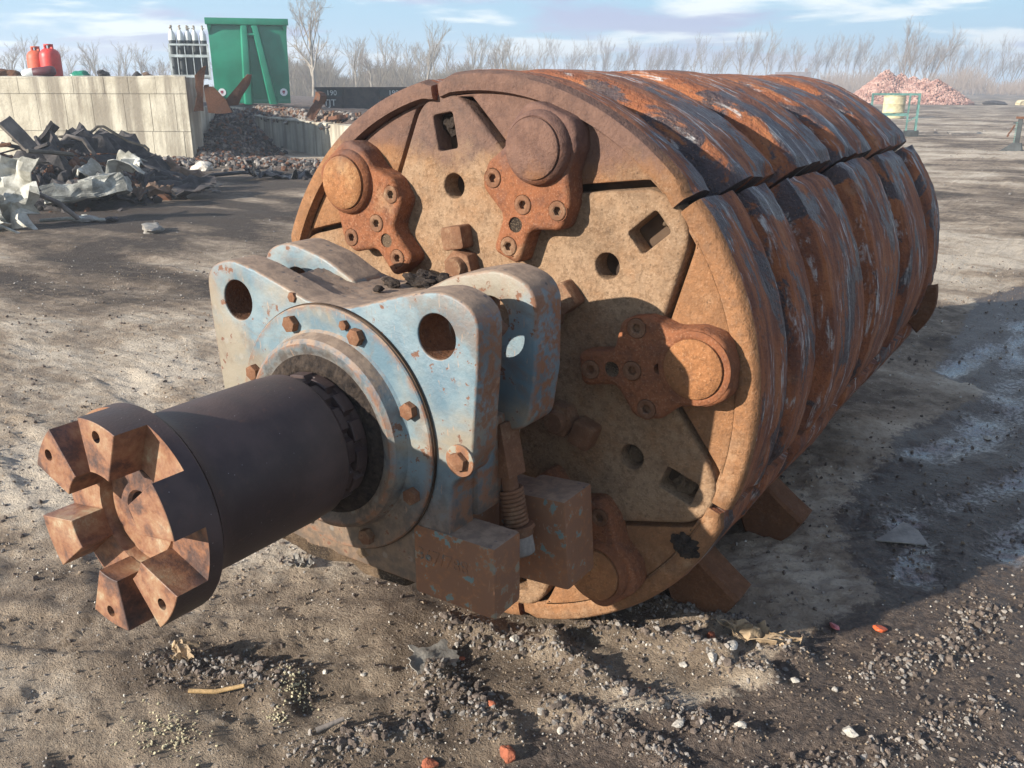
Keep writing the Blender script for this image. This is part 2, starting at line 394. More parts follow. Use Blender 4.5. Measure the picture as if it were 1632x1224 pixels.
    # caked dirt
    t = NT('caked_dirt', 1, 0, .1); a = t.noise(40, 8, .7); b = t.noise(220, 4, .7); g = t.noise(6, 5)
    col = t.mix(t.rng(g, .4, .62), (.05, .037, .028), (.20, .135, .085)); col = t.mix(t.rng(b, .5, .65, 0, .6), col, (.30, .22, .14))
    MAT['dirt'] = t.done(col, None, t.bump(t.mth('ADD', a, b), 1, .01))
    t = NT('black_grease_dirt', 1, 0, .15); a = t.noise(60, 8, .7)
    MAT['grease'] = t.done(t.ramp(a, (.35, (.016, .013, .012)), (.7, (.075, .055, .042))), .95, t.bump(a, 1, .012))
    # ground
    t = NT('yard_mud', .95, 0, .3); P = t.co(); wet = t.attr('wet'); tone = t.attr('tone'); pud = t.attr('puddle')
    g1 = t.noise(9, 8, .68); g2 = t.noise(55, 6, .7); g3 = t.noise(240, 3, .6); far = t.noise(.7, 8, .65, t.map(P, (1, 2.4, 1), rot=(0, 0, R_(-35))), .6)
    f1 = t.mth('ADD', tone, t.mth('ADD', t.mth('MULTIPLY', t.mth('SUBTRACT', g1, .5), .75), t.mth('MULTIPLY', t.mth('SUBTRACT', far, .5), 1.25)))
    col = t.ramp(f1, (.12, (.056, .040, .029)), (.38, (.160, .117, .080)), (.58, (.315, .242, .170)), (.84, (.54, .45, .34)))
    col = t.mix(t.rng(g2, .50, .66, 0, .55), col, t.mix(.5, col, (.05, .038, .03), 'MIX'))
    col = t.mix(t.mth('MULTIPLY', t.rng(t.vor(85), .13, .20, 1, 0), t.rng(g1, .47, .58)), col, (.50, .44, .36))
    col = t.mix(t.rng(t.noise(130, 3, .6), .66, .72, 0, .7), col, (.46, .40, .32))
    wcol = t.mix(t.rng(g2, .35, .65), (.046, .033, .026), (.135, .098, .072))
    wcol = t.mix(t.rng(t.noise(95, 3, .6), .64, .70, 0, .5), wcol, (.22, .19, .15))
    wm = t.rng(t.mth('ADD', wet, t.mth('ADD', t.mth('MULTIPLY', t.mth('SUBTRACT', g2, .5), .5), t.mth('MULTIPLY', t.mth('SUBTRACT', g1, .5), .7))), .42, .58)
    col = t.mix(wm, col, wcol)
    pn = t.noise(3.3, 7, .68, t.map(P, (1, .45, 1), rot=(0, 0, R_(20))), .8)
    pm = t.mth('MULTIPLY', wm, t.rng(t.mth('ADD', t.mth('MULTIPLY', pud, .42), t.mth('ADD', t.mth('MULTIPLY', t.mth('SUBTRACT', pn, .5), 1.5), t.mth('MULTIPLY', t.mth('SUBTRACT', g2, .5), 1.7))), .20, .55))
    ro = t.mth('SUBTRACT', t.mth('SUBTRACT', .97, t.mth('MULTIPLY', wm, t.rng(g2, .35, .65, .56, .36))), t.mth('MULTIPLY', pm, .30))
    t.L(t.rng(pm, 0, 1, .35, .75), t.b.inputs['Specular IOR Level'])
    h = t.mth('ADD', g1, t.mth('ADD', t.mth('MULTIPLY', g2, .75), t.mth('MULTIPLY', g3, .28)))
    bs = t.n('ShaderNodeBump'); bs.inputs['Distance'].default_value = .030; t.L(h, bs.inputs['Height']); t.L(t.mth('SUBTRACT', .9, t.mth('ADD', t.mth('MULTIPLY', pm, .72), t.mth('MULTIPLY', wm, .10))), bs.inputs['Strength'])
    MAT['mud'] = t.done(col, ro, bs.outputs[0])
    t = NT('deck_dirt', 1, 0, .2); a = t.noise(3, 7, .65); b = t.noise(20, 6, .7)
    MAT['deck'] = t.done(t.mix(t.rng(b, .4, .65), t.mix(t.rng(a, .35, .65), (.10, .075, .06), (.24, .18, .14)), (.06, .045, .04)), None, t.bump(b, 1, .05))
    # simple ones
    def simple(name, c, rough=.8, var=.35, scale=8, bumpd=.005, metal=0, c2=None, spec=.4):
        t = NT(name, rough, metal, spec); a = t.noise(scale, 7, .65); b = t.noise(scale*9, 4, .6)
        lo = tuple(x*(1-var) for x in c); hi = c2 or tuple(min(1, x*(1+var*.6)) for x in c)
        col = t.mix(t.rng(a, .36, .66), lo, hi); col = t.mix(t.rng(b, .55, .7, 0, .25), col, tuple(x*.5 for x in c))
        MAT[name] = t.done(col, None, t.bump(t.mth('ADD', a, b), .6, bumpd)); return MAT[name]
    simple('pale_stone', (.46, .42, .36), .9, .3, 20, .004); simple('grey_stone', (.25, .22, .19), .95, .35, 20, .004)
    simple('clod', (.13, .10, .08), 1, .4, 30, .006); simple('soil_crumb', (.24, .18, .125), 1, .35, 30, .004); simple('brick_red', (.36, .11, .055), .9, .3, 25, .004); simple('pink_brick', (.42, .20, .15), .95, .45, 1.6, .05, c2=(.52, .33, .26))
    simple('sulphur', (.47, .41, .26), .95, .25, 40, .004); simple('leather_tan', (.33, .235, .14), .8, .4, 18, .004); simple('wood_tan', (.42, .27, .12), .8, .3, 30, .003)
    simple('grey_sheet', (.25, .225, .19), .7, .3, 14, .003); simple('pink_plastic', (.55, .16, .16), .5, .2); simple('orange_plastic', (.62, .12, .04), .5, .2)
    simple('dirty_white', (.36, .34, .27), .75, .45, 4, .01, c2=(.52, .50, .43)); simple('bin_liner', (.012, .013, .018), .35, .4, 9, .01)
    simple('charred', (.028, .024, .024), .8, .5, 6, .01, c2=(.065, .054, .050)); simple('dark_pipe', (.09, .075, .055), .7, .4, 8, .004)
    simple('grey_plank', (.16, .135, .115), .85, .4, 5, .006); simple('brown_board', (.17, .105, .066), .8, .4, 4, .01); simple('crusty_grey', (.36, .35, .30), .9, .5, 7, .02)
    simple('skip_black', (.022, .020, .022), .6, .4, 3, .005, c2=(.06, .045, .04)); simple('skip_pale', (.36, .28, .20), .8, .4, 4, .005); simple('skip_dark', (.02, .035, .037), .5, .3)
    simple('white_letters', (.75, .75, .72), .7, .1); simple('cylinder_grey', (.035, .043, .045), .5, .3, 2); simple('cylinder_white', (.62, .64, .60), .6, .15, 3)
    simple('cage_paint', (.66, .70, .65), .6, .3, 4, .003); simple('propane_red', (.62, .045, .035), .45, .2, 2.5, .003); simple('brass', (.30, .26, .2), .4, .3)
    simple('orange_red', (.60, .115, .05), .55, .25, 2.5, .003); simple('maroon', (.10, .02, .025), .5, .2); simple('sticker_white', (.8, .8, .8), .5, .05); simple('sticker_red', (.30, .03, .06), .5, .1)
    simple('stillage_green', (.075, .17, .15), .7, .4, 6, .004); simple('cream_drum', (.50, .43, .25), .8, .25, 4, .01); simple('dark_machine', (.03, .035, .035), .6, .5, 5, .01)
    simple('house_brick', (.26, .17, .13), .9, .2, .4); simple('house_roof', (.16, .12, .11), .9, .2, .5); simple('straw', (.50, .42, .26), 1, .3, .5, .05)
    t = NT('green_container_paint', .38, 0, .5); a = t.noise(1.3, 5); b = t.noise(25, 5, .6)
    col = t.mix(t.rng(a, .35, .65), (.009, .155, .088), (.016, .215, .125)); MAT['green'] = t.done(t.mix(t.rng(b, .66, .74, 0, .5), col, (.10, .14, .09)), None, t.bump(a, .15, .02))
    # board-marked concrete
    t = NT('board_marked_concrete', .95, 0, .3); P = t.co(); z = t.sep(P)[2]; a = t.noise(1.6, 8, .65); b = t.noise(14, 7, .7)
    streak = t.noise(1, 6, .65, t.map(P, (2.6, 2.6, .22))); r2 = t.noise(1, 5, .6, t.map(P, (.9, .9, .12), (4, 2, 0)))
    col = t.mix(t.rng(a, .32, .66), (.34, .30, .225), (.51, .465, .365))
    col = t.mix(t.rng(streak, .43, .62, 0, .85), col, (.20, .17, .13)); col = t.mix(t.rng(r2, .60, .72, 0, .6), col, (.42, .24, .11))
    col = t.mix(t.rng(b, .56, .7, 0, .4), col, (.26, .235, .19))
    MAT['concrete'] = t.done(col, None, t.bump(t.mth('ADD', b, a), .6, .03))
    # bare winter trees
    def bark(name, c1, c2):
        t = NT(name, .95, 0, .1); a = t.noise(1.1, 5); MAT[name] = t.done(t.mix(t.rng(a, .35, .65), c1, c2))
    bark('bark_pale', (.20, .17, .135), (.33, .29, .235)); bark('twig_brown', (.16, .12, .095), (.25, .19, .145)); bark('twig_pale', (.22, .18, .14), (.33, .27, .205)); bark('scrub', (.13, .105, .075), (.25, .20, .14))
build_materials()

# ------------------------------------------------------------------ ground
WB = np.array([(-3, .62), (-.9, .52), (-.585, .40), (-.4, .44), (-.25, .60), (-.1, .72), (.11, .80), (.18, .70), (.41, .81), (.6, .98), (.72, 1.0), (.83, .99), (.99, .845), (1.11, .867), (1.21, .752), (1.39, .73), (1.86, .77), (2.28, .74), (2.7, .90), (3.2, 1.02), (3.44, .72), (4.26, .71), (5.5, .69), (6.3, .9), (7.2, 1.8), (8.5, 4), (12, 12), (400, 400)])
RIDGE = [([(.95, -.25), (1.2, .02), (1.38, .35)], .016, .035), ([(1.12, -.30), (1.38, .0), (1.55, .3)], .016, .03), ([(1.05, .25), (1.25, .55), (1.32, .9)], .014, .035), ([(.02, -.34), (.18, -.38), (.36, -.45)], .026, .050), ([(.25, -.08), (.56, -.145), (.88, -.142)], .032, .045), ([(.33, .09), (.61, .162), (.84, .121)], .034, .042),
         ([(-.05, -.16), (.16, -.13), (.34, -.02)], .024, .05), ([(.42, -.30), (.62, -.27), (.8, -.33)], .022, .04), ([(-.62, -.78), (-.4, -.66), (-.24, -.60)], .016, .05),
         ([(-.30, -.80), (-.03, -.45), (.03, -.25)], -.018, .06), ([(.0, -.80), (.13, -.60), (.2, -.50)], .02, .035), ([(.3, .30), (.6, .33), (.9, .28)], .02, .05)]
PUD = [([(1.08, .98), (.99, 1.37), (1.06, 1.61), (1.16, 1.74), (1.32, 2.1), (1.6, 2.6)], .10), ([(.93, 2.12), (1.08, 2.42), (1.14, 3.1), (1.06, 4.9)], .13), ([(1.3, 1.3), (1.45, 1.9), (1.8, 2.6)], .10), ([(1.5, .1), (1.6, .6), (1.55, 1.0)], .10), ([(.8, 3.5), (.95, 4.2)], .10)]
def seg_d(x, y, pts):
    d = np.full(np.shape(x), 1e9)
    for (ax, ay), (bx, by) in zip(pts, pts[1:]):
        t = np.clip(((x-ax)*(bx-ax)+(y-ay)*(by-ay))/((bx-ax)**2+(by-ay)**2), 0, 1); d = np.minimum(d, np.hypot(x-ax-t*(bx-ax), y-ay-t*(by-ay)))
    return d
def wetness(x, y): return np.clip(.5+(x-np.interp(y, WB[:, 0], WB[:, 1]))*3.2+.10*vn(x*5, y*5, 0, 31)+(.30*fbm(x*2.6, y*2.6, 0, 3, 33)-.12)*(1-sstep(.2, .6, y)), 0, 1)
def puddle(x, y):
    p = np.zeros(np.shape(x))
    for pts, w in PUD: p = np.maximum(p, 1-sstep(w*.25, w*1.5, seg_d(x, y, pts)))
    return p
def gh(x, y):
    x = np.asarray(x, float); y = np.asarray(y, float)
    dist = np.hypot(x-.3, y); wet = wetness(x, y)
    z = fbm(x*.22, y*.22, 0, 2, 11)*.05*sstep(2.5, 8, dist)+fbm(x*1.1, y*1.1, 0, 3, 5)*.012*sstep(.4, 2.5, dist)
    rough = 1-.30*sstep(.45, .8, wet)
    z = z+fbm(x*4.5, y*4.5, 0, 3, 21)*.0085*rough+fbm(x*17, y*17, 0, 3, 41)*.0058*rough
    cl = fbm(x*9, y*9, 0, 3, 77); z = z+sstep(.25, .8, fbm(x*26, y*26, 0, 2, 78))*.006*rough*sstep(-.1, .5, fbm(x*2.4, y*2.4, 0, 2, 79))+sstep(.30, .9, cl)*.008*rough*sstep(.2, .6, fbm(x*1.4, y*1.4, 0, 2, 91)+.45)
    for pts, h, w in RIDGE:
        d = seg_d(x, y, pts)+.02*vn(x*14, y*14, 0, 8); z = z+h*np.exp(-(d/w)**2)*(1+.55*fbm(x*22, y*22, 0, 2, 55))*(1-.2*sstep(.5, .8, wet))
    m = sstep(.40, .50, x)*(1-sstep(.93, 1.05, x))*sstep(.42, .55, y-(x-.7)*.6)*(1-sstep(1.15, 1.7, y))
    ph = ((y-x)/math.sqrt(2)/.062+.25*vn(x*6, y*6, 0, 61)) % 1.0
    z = z+m*.011*(ph*sstep(1.0, .86, ph)-.3)
    # tyre prints pressed into the mud: lanes with a lugged tread
    for (ax, ay, bx, by, w) in ((-1.6, -1.15, .12, -.22, .085), (-3.4, .9, -.9, .1, .10), (-3.6, .2, -.9, -.55, .10), (.2, -.75, 1.2, -.02, .08), (2.2, 5.8, -2.5, 7.4, .13), (2.5, 7.3, -2.4, 8.9, .13)):
        L = math.hypot(bx-ax, by-ay); ux, uy = (bx-ax)/L, (by-ay)/L; tt = (x-ax)*ux+(y-ay)*uy; q = -(x-ax)*uy+(y-ay)*ux+.02*vn(x*3, y*3, 0, 71)
        msk = sstep(0, .15, tt)*sstep(0, .15, L-tt)*(.55+.45*sstep(-.2, .3, fbm(x*3, y*3, 0, 2, 72))); core = 1-sstep(w*.8, w*1.15, np.abs(q)); edge = np.exp(-((np.abs(q)-w*1.3)/(w*.3))**2)
        lug = np.sin((tt*1.0+np.abs(q)*.8)/.052*2*math.pi); z = z+msk*(core*(-.008+.004*np.tanh(lug*2.2))+edge*.007*(1+.6*fbm(x*20, y*20, 0, 2, 73)))
    # wheel lanes out in the yard
    for off, sd in ((3.6, 1), (4.5, 2), (7.4, 3), (8.3, 4)):
        d = np.abs((y-off)-.25*x+.25*vn(x*.4, y*.1, 0, sd)); z = z-.02*np.exp(-(d/.16)**2)*sstep(1.2, 2.5, np.abs(x))
    z = z-.016*puddle(x, y)-.006*sstep(.45, .7, wet)
    return z*(1-.0*dist)
def axis_lines(lo, hi, step, growth, far):
    mid = np.arange(lo, hi, step); out = []; s = step; p = 0
    while p < far: s = min(s*(1+growth), 25); p += s; out.append(p)
    out = np.array(out); return np.concatenate([(lo-out)[::-1], mid, mid[-1]+out])
def build_ground():
    xs = axis_lines(-1.6, 1.9, .0155, .029, 420); ys = axis_lines(-1.7, 2.0, .0155, .029, 520)
    X, Y = np.meshgrid(xs, ys); Z = gh(X, Y); nx, ny = len(xs), len(ys)
    V = np.stack([X, Y, Z], -1).reshape(-1, 3); i = np.arange(nx*ny).reshape(ny, nx)
    F = np.stack([i[:-1, :-1], i[:-1, 1:], i[1:, 1:], i[1:, :-1]], -1).reshape(-1, 4)
    x, y = V[:, 0], V[:, 1]; d = np.hypot(x-1.4, y+2)
    tone = .555+.25*fbm(x*.9, y*.9, 0, 3, 201)+.05*(1-sstep(2, 5, d))
    dirty = np.exp(-(seg_d(x, y, [(-7.6, 1.6), (-8.6, 5.6), (-10, 9)])/2.7)**2); tone = tone-.55*dirty*(.75+.5*vn(x*.8, y*2.2, 0, 5))+.14*sstep(.25, .6, fbm(x*.55+y*.3, y*1.3, 0, 3, 207))*sstep(2.5, 4, d)
    tone = tone-.15*sstep(40, 70, d)
    tone = tone-.22*np.exp(-(seg_d(x, y, [(-.62, -.78), (-.4, -.66), (-.2, -.58)])/.10)**2)-.20*np.exp(-(seg_d(x, y, [(.0, -.3), (.3, -.25), (.7, .05)])/.09)**2)
    tone = tone+.10*sstep(.40, .5, x)*(1-sstep(1.0, 1.1, x))*sstep(.3, .5, y)*(1-sstep(1.4, 2.2, y))
    o = big('ground', V, F, MAT['mud'], smooth=True, attrs={'wet': wetness(x, y), 'puddle': puddle(x, y), 'tone': tone}); tag(o, kind='structure')
build_ground()
def g1(x, y): return float(gh(np.array([x]), np.array([y]))[0])

# ------------------------------------------------------------------ the shredder rotor
AX = .8; PH = 100.3
rotor = tag(empty('shredder_rotor', (0, 0, 0)), 'huge rusty scrap shredder rotor with pale blue bearing housing and dark claw coupling', 'shredder rotor')
def pol(u, v, a):   # local radial / tangential -> (x, z)
    c, s = math.cos(R_(a)), math.sin(R_(a)); return (u*c-v*s, AX+u*s+v*c)
def star_arm(off=0.):
    """outline points of one arm half-to-half, (u, v), running from -30 deg to +30 deg"""
    c, rho, ha = .638, .112+off, R_(33.6); pts = []
    rv = (.465+off)/(math.cos(R_(30))*math.sin(ha)+.5*math.cos(ha))
    n = 14; a1 = math.pi/2-ha
    pts.append((rv*math.cos(R_(30)), -rv*.5))
    for k in range(n+1):
        a = -a1+2*a1*k/n; pts.append((c+rho*math.cos(a), rho*math.sin(a)))
    return pts
def build_rotor():
    # six-armed end disc
    P = []
    for k in range(6):
        a = PH-300+60*k
        P += [pol(u, v, a) for u, v in star_arm()]
    holes = []
    for k in range(6):
        a = PH-60*k
        holes.append(round_poly([pol(u, v, a) for u, v in ((.604, -.033), (.700, -.033), (.700, .033), (.604, .033))], .008, 3))
        holes.append(circ(pol(.507, 0, a), .034, 22))
    plate('end_disc', P, holes, -.008, .10, MAT['face'], rotor, .010, 3, 40, .005)
    revolve('core', [(.055, .02), (.055, .755), (.14, .755), (.15, .66), (2.45, .66), (2.45, .02)], MAT['inner'], rotor, 72)
    # dirt packed into some of the holes
    for k, (u, v, r) in enumerate(((.682, .004, .036), (.66, -.010, .034), (.500, -.012, .024), (.69, .0, .02))):
        a = (PH, PH-120, PH-120, PH-60)[k]; x, z = pol(u, v, a)
        b = bmesh.new(); bmesh.ops.create_icosphere(b, subdivisions=3, radius=r)
        me = bpy.data.meshes.new('packed_dirt'); b.to_mesh(me); b.free(); me.materials.append(MAT['grease' if k == 0 else 'dirt'])
        o = link('packed_dirt', me, rotor); co = np.array([q.co for q in me.vertices]); d = 1+.35*fbm(co[:, 0]*60+k*9, co[:, 1]*60, co[:, 2]*60, 3, 9)
        co = co*d[:, None]*np.array([1, .7, 1]); co += np.array([x, .045, z]); me.vertices.foreach_set('co', co.ravel())
    # caps: five or six rows of worn segments round the rotor
    rows = {0: [(0, .150), (.235, .655), (.745, 1.245), (1.33, 1.85), (1.93, 2.50)],
            1: [(0, .262), (.290, .535), (.62, 1.09), (1.18, 1.645), (1.735, 2.175), (2.27, 2.53)]}
    full = [(0, .24), (.275, .56), (.60, 1.12), (1.16, 1.68), (1.73, 2.2), (2.25, 2.52)]
    lips = {0: .020, 1: .005, 2: .007, 3: .012, 4: .014, 5: .028}
    for row in range(6):                                  # row r lies between arm r and arm r+1, clockwise
        aM = PH-30-60*row
        for q, (y0, y1) in enumerate(rows.get(row, full)):
            cap(row, q, aM, y0, y1, lips[row])
    # hammers hanging out underneath
    for y, a, r1, w in ((.335, -53, .985, .13), (.94, -52, .99, .13), (2.32, -14, .825, .04)):
        hammer(y, a, r1, w)
    tar_clump(.648, .415, .034); tar_clump(.622, .425, .018)
    for k in range(6): retainer(k)
    for k in range(6):
        a = PH-60*k; tw = (6, -8, 14, 0, 5, 9)[k]
        n1 = nut(pol(.290, 0, a), .050, -.052, a+tw, 6, 'nut'); 
        x, z = pol(.290, 0, a); revolve_at('bolt_end', (x, z), [(-.008, .030), (-.068, .030), (-.074, .026)], MAT['bolt'], n1)
        sq = [pol(u, v, a+.0) for u, v in ((.338, -.036), (.402, -.036), (.402, .036), (.338, .036))]
        plate('lock_block', round_poly(sq, .010, 3), [], -.058, 0, MAT['bolt'], rotor, .006, 2)
def tar_clump(x, z, r):
    b = bmesh.new(); bmesh.ops.create_icosphere(b, subdivisions=4, radius=r); me = bpy.data.meshes.new('tar_clump'); b.to_mesh(me); b.free()
    co = np.array([v.co for v in me.vertices]); co *= (1+.30*fbm(co[:, 0]*130, co[:, 1]*130, co[:, 2]*130, 3, 5)+.2*fbm(co[:, 0]*40, co[:, 1]*40, co[:, 2]*40, 2, 8))[:, None]; co = co*[1.1, .45, .9]+[x, -.004, z]
    me.vertices.foreach_set('co', co.ravel()); me.materials.append(MAT['grease']); link('tar_clump', me, rotor)
def revolve_at(name, c, prof, mat, parent, n=28, smooth=40):
    V = []; F = []; m = len(prof)
    for k in range(n):
        a = 2*math.pi*k/n
        for y, r in prof: V.append((c[0]+r*math.cos(a), y, c[1]+r*math.sin(a)))
    for k in range(n):
        for i in range(m-1): F.append((k*m+i, (k+1) % n*m+i, (k+1) % n*m+i+1, k*m+i+1))
    F.append(tuple(k*m+m-1 for k in range(n)))
    return mk(name, V, F, mat, parent, smooth)
def nut(c, r, y0, a, n, name, parent=None, mat=None, y1=0.):
    P = [(c[0]+r*math.cos(R_(a)+2*math.pi*k/n), c[1]+r*math.sin(R_(a)+2*math.pi*k/n)) for k in range(n)]
    return plate(name, round_poly(P, .010, 3), [], y0, y1, mat or MAT['bolt'], parent or rotor, .006, 2)
def cap(row, q, aM, y0, y1, lip):
    first = q == 0; half = 30-.55-(.25*random.random() if not first else 0.1)
    w = y1-y0
    if first:
        prof = [(.0, .742), (-lip*.3, .744), (-lip, .7485), (-lip*1.05, .765), (-lip, .784), (-lip+.004, .790), (.016, .7995)]
        prof += [(.016+(w-.05)*t, .8015-.004*t*t) for t in (.15, .3, .45, .6, .75, .9, 1)]+[(w-.012, .788), (w, .770), (w+.004, .65)]
    else:
        k = 24; prof = [(y0+.004, .655), (y0, .715)]
        fr = .05 if row != 0 else .075
        for i in range(k+1):
            t = i/k; yy = y0+.006+(w-.012)*t
            e0 = min(1, (t*w)/fr); e1 = min(1, ((1-t)*w)/.07)
            r = .803-.075*(1-math.sin(e0*math.pi/2))**1.25-.045*(1-math.sin(e1*math.pi/2))**1.4
            prof.append((yy, r))
        prof += [(y1, .70), (y1-.004, .655)]
    prof = np.array(prof); m = len(prof); nT = 64
    th = np.radians(np.linspace(aM+half, aM-half, nT)); T, I = np.meshgrid(th, np.arange(m), indexing='ij')
    Y = prof[I, 0].copy(); r = prof[I, 1].copy(); outer = sstep(.70, .79, r)
    s = row*13+q*7
    seed = (row*5.7+q*3.3)
    wear = fbm(T*2.2+seed, Y*2.0, 0, 2, 300)*.007+fbm(T*1.4+seed, Y*9, 0, 2, 310)*.0022+fbm(T*26, Y*34, 0, 3, 320)*.0016
    if first: wear = wear*sstep(.0, .05, Y)*.7
    groove = (.012 if (row, q) in ((1, 0),) else .0)*np.exp(-((Y-(y0+w*.58+.03*np.sin(T*3+seed)))/(.018+.01*(q % 2)))**2)*sstep(.05, .1, Y)
    if first and row == 0: groove = 0
    endr = np.minimum(np.abs(T-th[0]), np.abs(T-th[-1])); er = .020*(1-sstep(0, .055, endr))*(.5+.6*vn(Y*16+seed, T*0, 0, 330))
    r = r+outer*(wear-groove-er)
    Y = Y+(0 if first else 1)*(fbm(T*3+seed, Y*.4, 0, 2, 340)*.007)
    # ragged circumferential ends
    if not first:
        pull = fbm(Y*9+seed, T*0, 0, 2, 350)*.006; wgt0 = (1-sstep(0, .06, np.abs(T-th[0]))); wgt1 = (1-sstep(0, .06, np.abs(T-th[-1])))
        T = T-wgt0*np.abs(pull)+wgt1*np.abs(pull)
    V = np.stack([r*np.cos(T), Y, AX+r*np.sin(T)], -1).reshape(-1, 3).tolist(); F = []
    for i in range(nT-1):
        for j in range(m-1): F.append((i*m+j, (i+1)*m+j, (i+1)*m+j+1, i*m+j+1))
    F += [tuple(range(m)), tuple(range((nT-1)*m, nT*m))]
    edge_d = np.abs(T-(th[-1] if row == 0 else th[0])); worn = np.exp(-edge_d/.30) if row in (0, 1) else np.zeros_like(T)
    cyl = np.stack([np.asarray(T)*.8, np.asarray(Y)+row*1.37, worn], -1).reshape(-1, 3)
    me = bpy.data.meshes.new('cap'); me.from_pydata(V, [], F)
    a = me.attributes.new('cyl', 'FLOAT_VECTOR', 'POINT'); a.data.foreach_set('vector', cyl.astype(np.float32).ravel())
    me.materials.append(MAT['cap']); me.materials.append(MAT['capface'])
    if first:
        for p in me.polygons:
            c = p.center
            if c.y < .010: p.material_index = 1
    bm = bmesh.new(); bm.from_mesh(me); bmesh.ops.recalc_face_normals(bm, faces=bm.faces); bm.to_mesh(me); bm.free(); shade(me, 40)
    o = link('cap', me, rotor)
    if first:   # flat side of the front cap, cut to follow the arms with an open slot
        g = (.020, .016, .014, .02, .02, .016)[row]
        A = star_arm(g); aR, aL = aM-30, aM+30      # arm on the clockwise side / on the anticlockwise side
        lim = math.radians(half)
        inner = []
        pa = [pol(u, v, aL) for u, v in A]      # arm at +30: we need its lower half (v<0) from tip to valley
        def ang(p): return math.atan2(p[1]-AX, p[0])
        def rel(p): return (ang(p)-R_(aM)+math.pi) % (2*math.pi)-math.pi
        up = [p for p in pa if rel(p) < lim and rel(p) > 0.0 or p is pa[0]]
        pb = [pol(u, v, aR) for u, v in A]
        last = len(A)-1
        dn = [p for p in pb[1:] if -lim < rel(p) < 0]
        outer_arc = [(.742*math.cos(R_(aM)+t), AX+.742*math.sin(R_(aM)+t)) for t in np.linspace(-lim, lim, 40)]
        tipl = math.hypot(up[-1][0], up[-1][1]-AX) if up else 0
        P = outer_arc+up[::-1]+dn[::-1]
        # drop points lying outside the rim circle
        P = [p for p in P if math.hypot(p[0], p[1]-AX) <= .7425]
        plate('cap_side', P, [], .0005, .11, MAT['capface'], o, .006, 2, 40)
    return o
def hammer(y, a, r1, w):
    V = []; F = []; us = np.linspace(.62, r1, 7); n = 9
    for yy, s in ((y, .90), (y+.012, 1), (y+w-.012, 1), (y+w, .90)):
        prof = []
        L = [(u, -(.045+.075*((u-.62)/(r1-.62))**1.7)*s) for u in us]; B = []
        hw = L[-1][1]
        for k in range(1, n): t = k/n; v = hw*(1-2*t); B.append((r1+.030*(1-(2*t-1)**2), v))
        R2 = [(u, -v) for u, v in L[::-1]]
        for u, v in L+B+R2: x, z = pol(u, v, a); prof.append((x, yy, z))
        V.append(prof)
    m = len(V[0]); W = [p for r in V for p in r]
    for i in range(3):
        for j in range(m): F.append((i*m+j, i*m+(j+1) % m, (i+1)*m+(j+1) % m, (i+1)*m+j))
    F += [tuple(range(m)), tuple(range(3*m, 4*m))]
    return mk('hammer', W, F, MAT['hammer'], rotor, 30)
def retainer(k):
    a = PH-30-60*k
    half = [(.350, .046), (.452, .044), (.492, .128), (.560, .132), (.622, .098), (.690, .098), (.752, .072)]
    rad = [.020, .03, .030, .034, .05, .04, .05]
    jit = [(random.uniform(-.004, .004), random.uniform(-.004, .004)) for _ in range(14)]
    loc = [(u+jit[i][0], -v+jit[i][1]) for i, (u, v) in enumerate(half)]+[(u+jit[i+7][0], v+jit[i+7][1]) for i, (u, v) in reversed(list(enumerate(half)))]
    P = round_poly([pol(u, v, a) for u, v in loc], rad+rad[::-1], 5)
    yf = (-.070, -.066, -.070, -.07, -.07, -.072)[k]
    holes = []
    spots = [(.385, 0), (.503, -.004), (.530, .103), (.530, -.103)]
    for u, v in spots: holes.append(circ(pol(u, v, a), .0255, 20))
    holes.append(circ(pol(.446, 0, a), .020, 16))
    if k == 1: holes.append(circ(pol(.577, .0, a), .014, 14))
    bd = plate('pin_retainer', P, holes, yf, 0, MAT['retainer'], rotor, .014, 4, 50, .002)
    for u, v in spots: socket_bolt(pol(u, v, a), yf, bd)
    x, z = pol(.446, 0, a); revolve_at('dimple', (x, z), [(yf+.004, .0205), (yf+.008, .012), (yf+.007, 0.001)], MAT['dirt'], bd, 16)
    c = pol(.668 if k == 1 else .652, 0, a); br = .074
    ext = (.028, .004, .024, .02, .02, .022)[k]
    # collar swelling round the pin, then the pin's own end
    revolve_at('collar', c, [(-.01, .094), (yf-.001, .092), (yf-ext*.5, .089), (yf-ext*.85, .083), (yf-ext, .078), (yf-ext+.004, .073)], MAT['retainer'], bd, 36, 60)
    pe = revolve_at('pin_end', c, [(yf-ext+.006, br), (yf-ext-.006, br), (yf-ext-.010, br-.006), (yf-ext-.012, br*.5), (yf-ext-.0125, .001)], MAT['boss'], bd, 36, 50)
def socket_bolt(c, yf, parent):
    n = 24; hx = .0118; V = []; F = []
    for (r, y, hexa) in ((.0245, yf+.03, 0), (.0245, yf-.001, 0), (.0225, yf-.003, 0), (hx+.004, yf-.003, 1), (hx, yf-.0005, 1), (hx, yf+.012, 1), (.001, yf+.014, 0)):
        for k in range(n):
            t = 2*math.pi*k/n
            rr = r
            if hexa: rr = r*math.cos(math.pi/6)/math.cos((t % (math.pi/3))-math.pi/6)
            V.append((c[0]+rr*math.cos(t), y, c[1]+rr*math.sin(t)))
    for i in range(6):
        for k in range(n): F.append((i*n+k, i*n+(k+1) % n, (i+1)*n+(k+1) % n, (i+1)*n+k))
    F.append(tuple(range(6*n, 7*n)))
    return mk('socket_bolt', V, F, MAT['bolt'], parent, 35)
build_rotor()

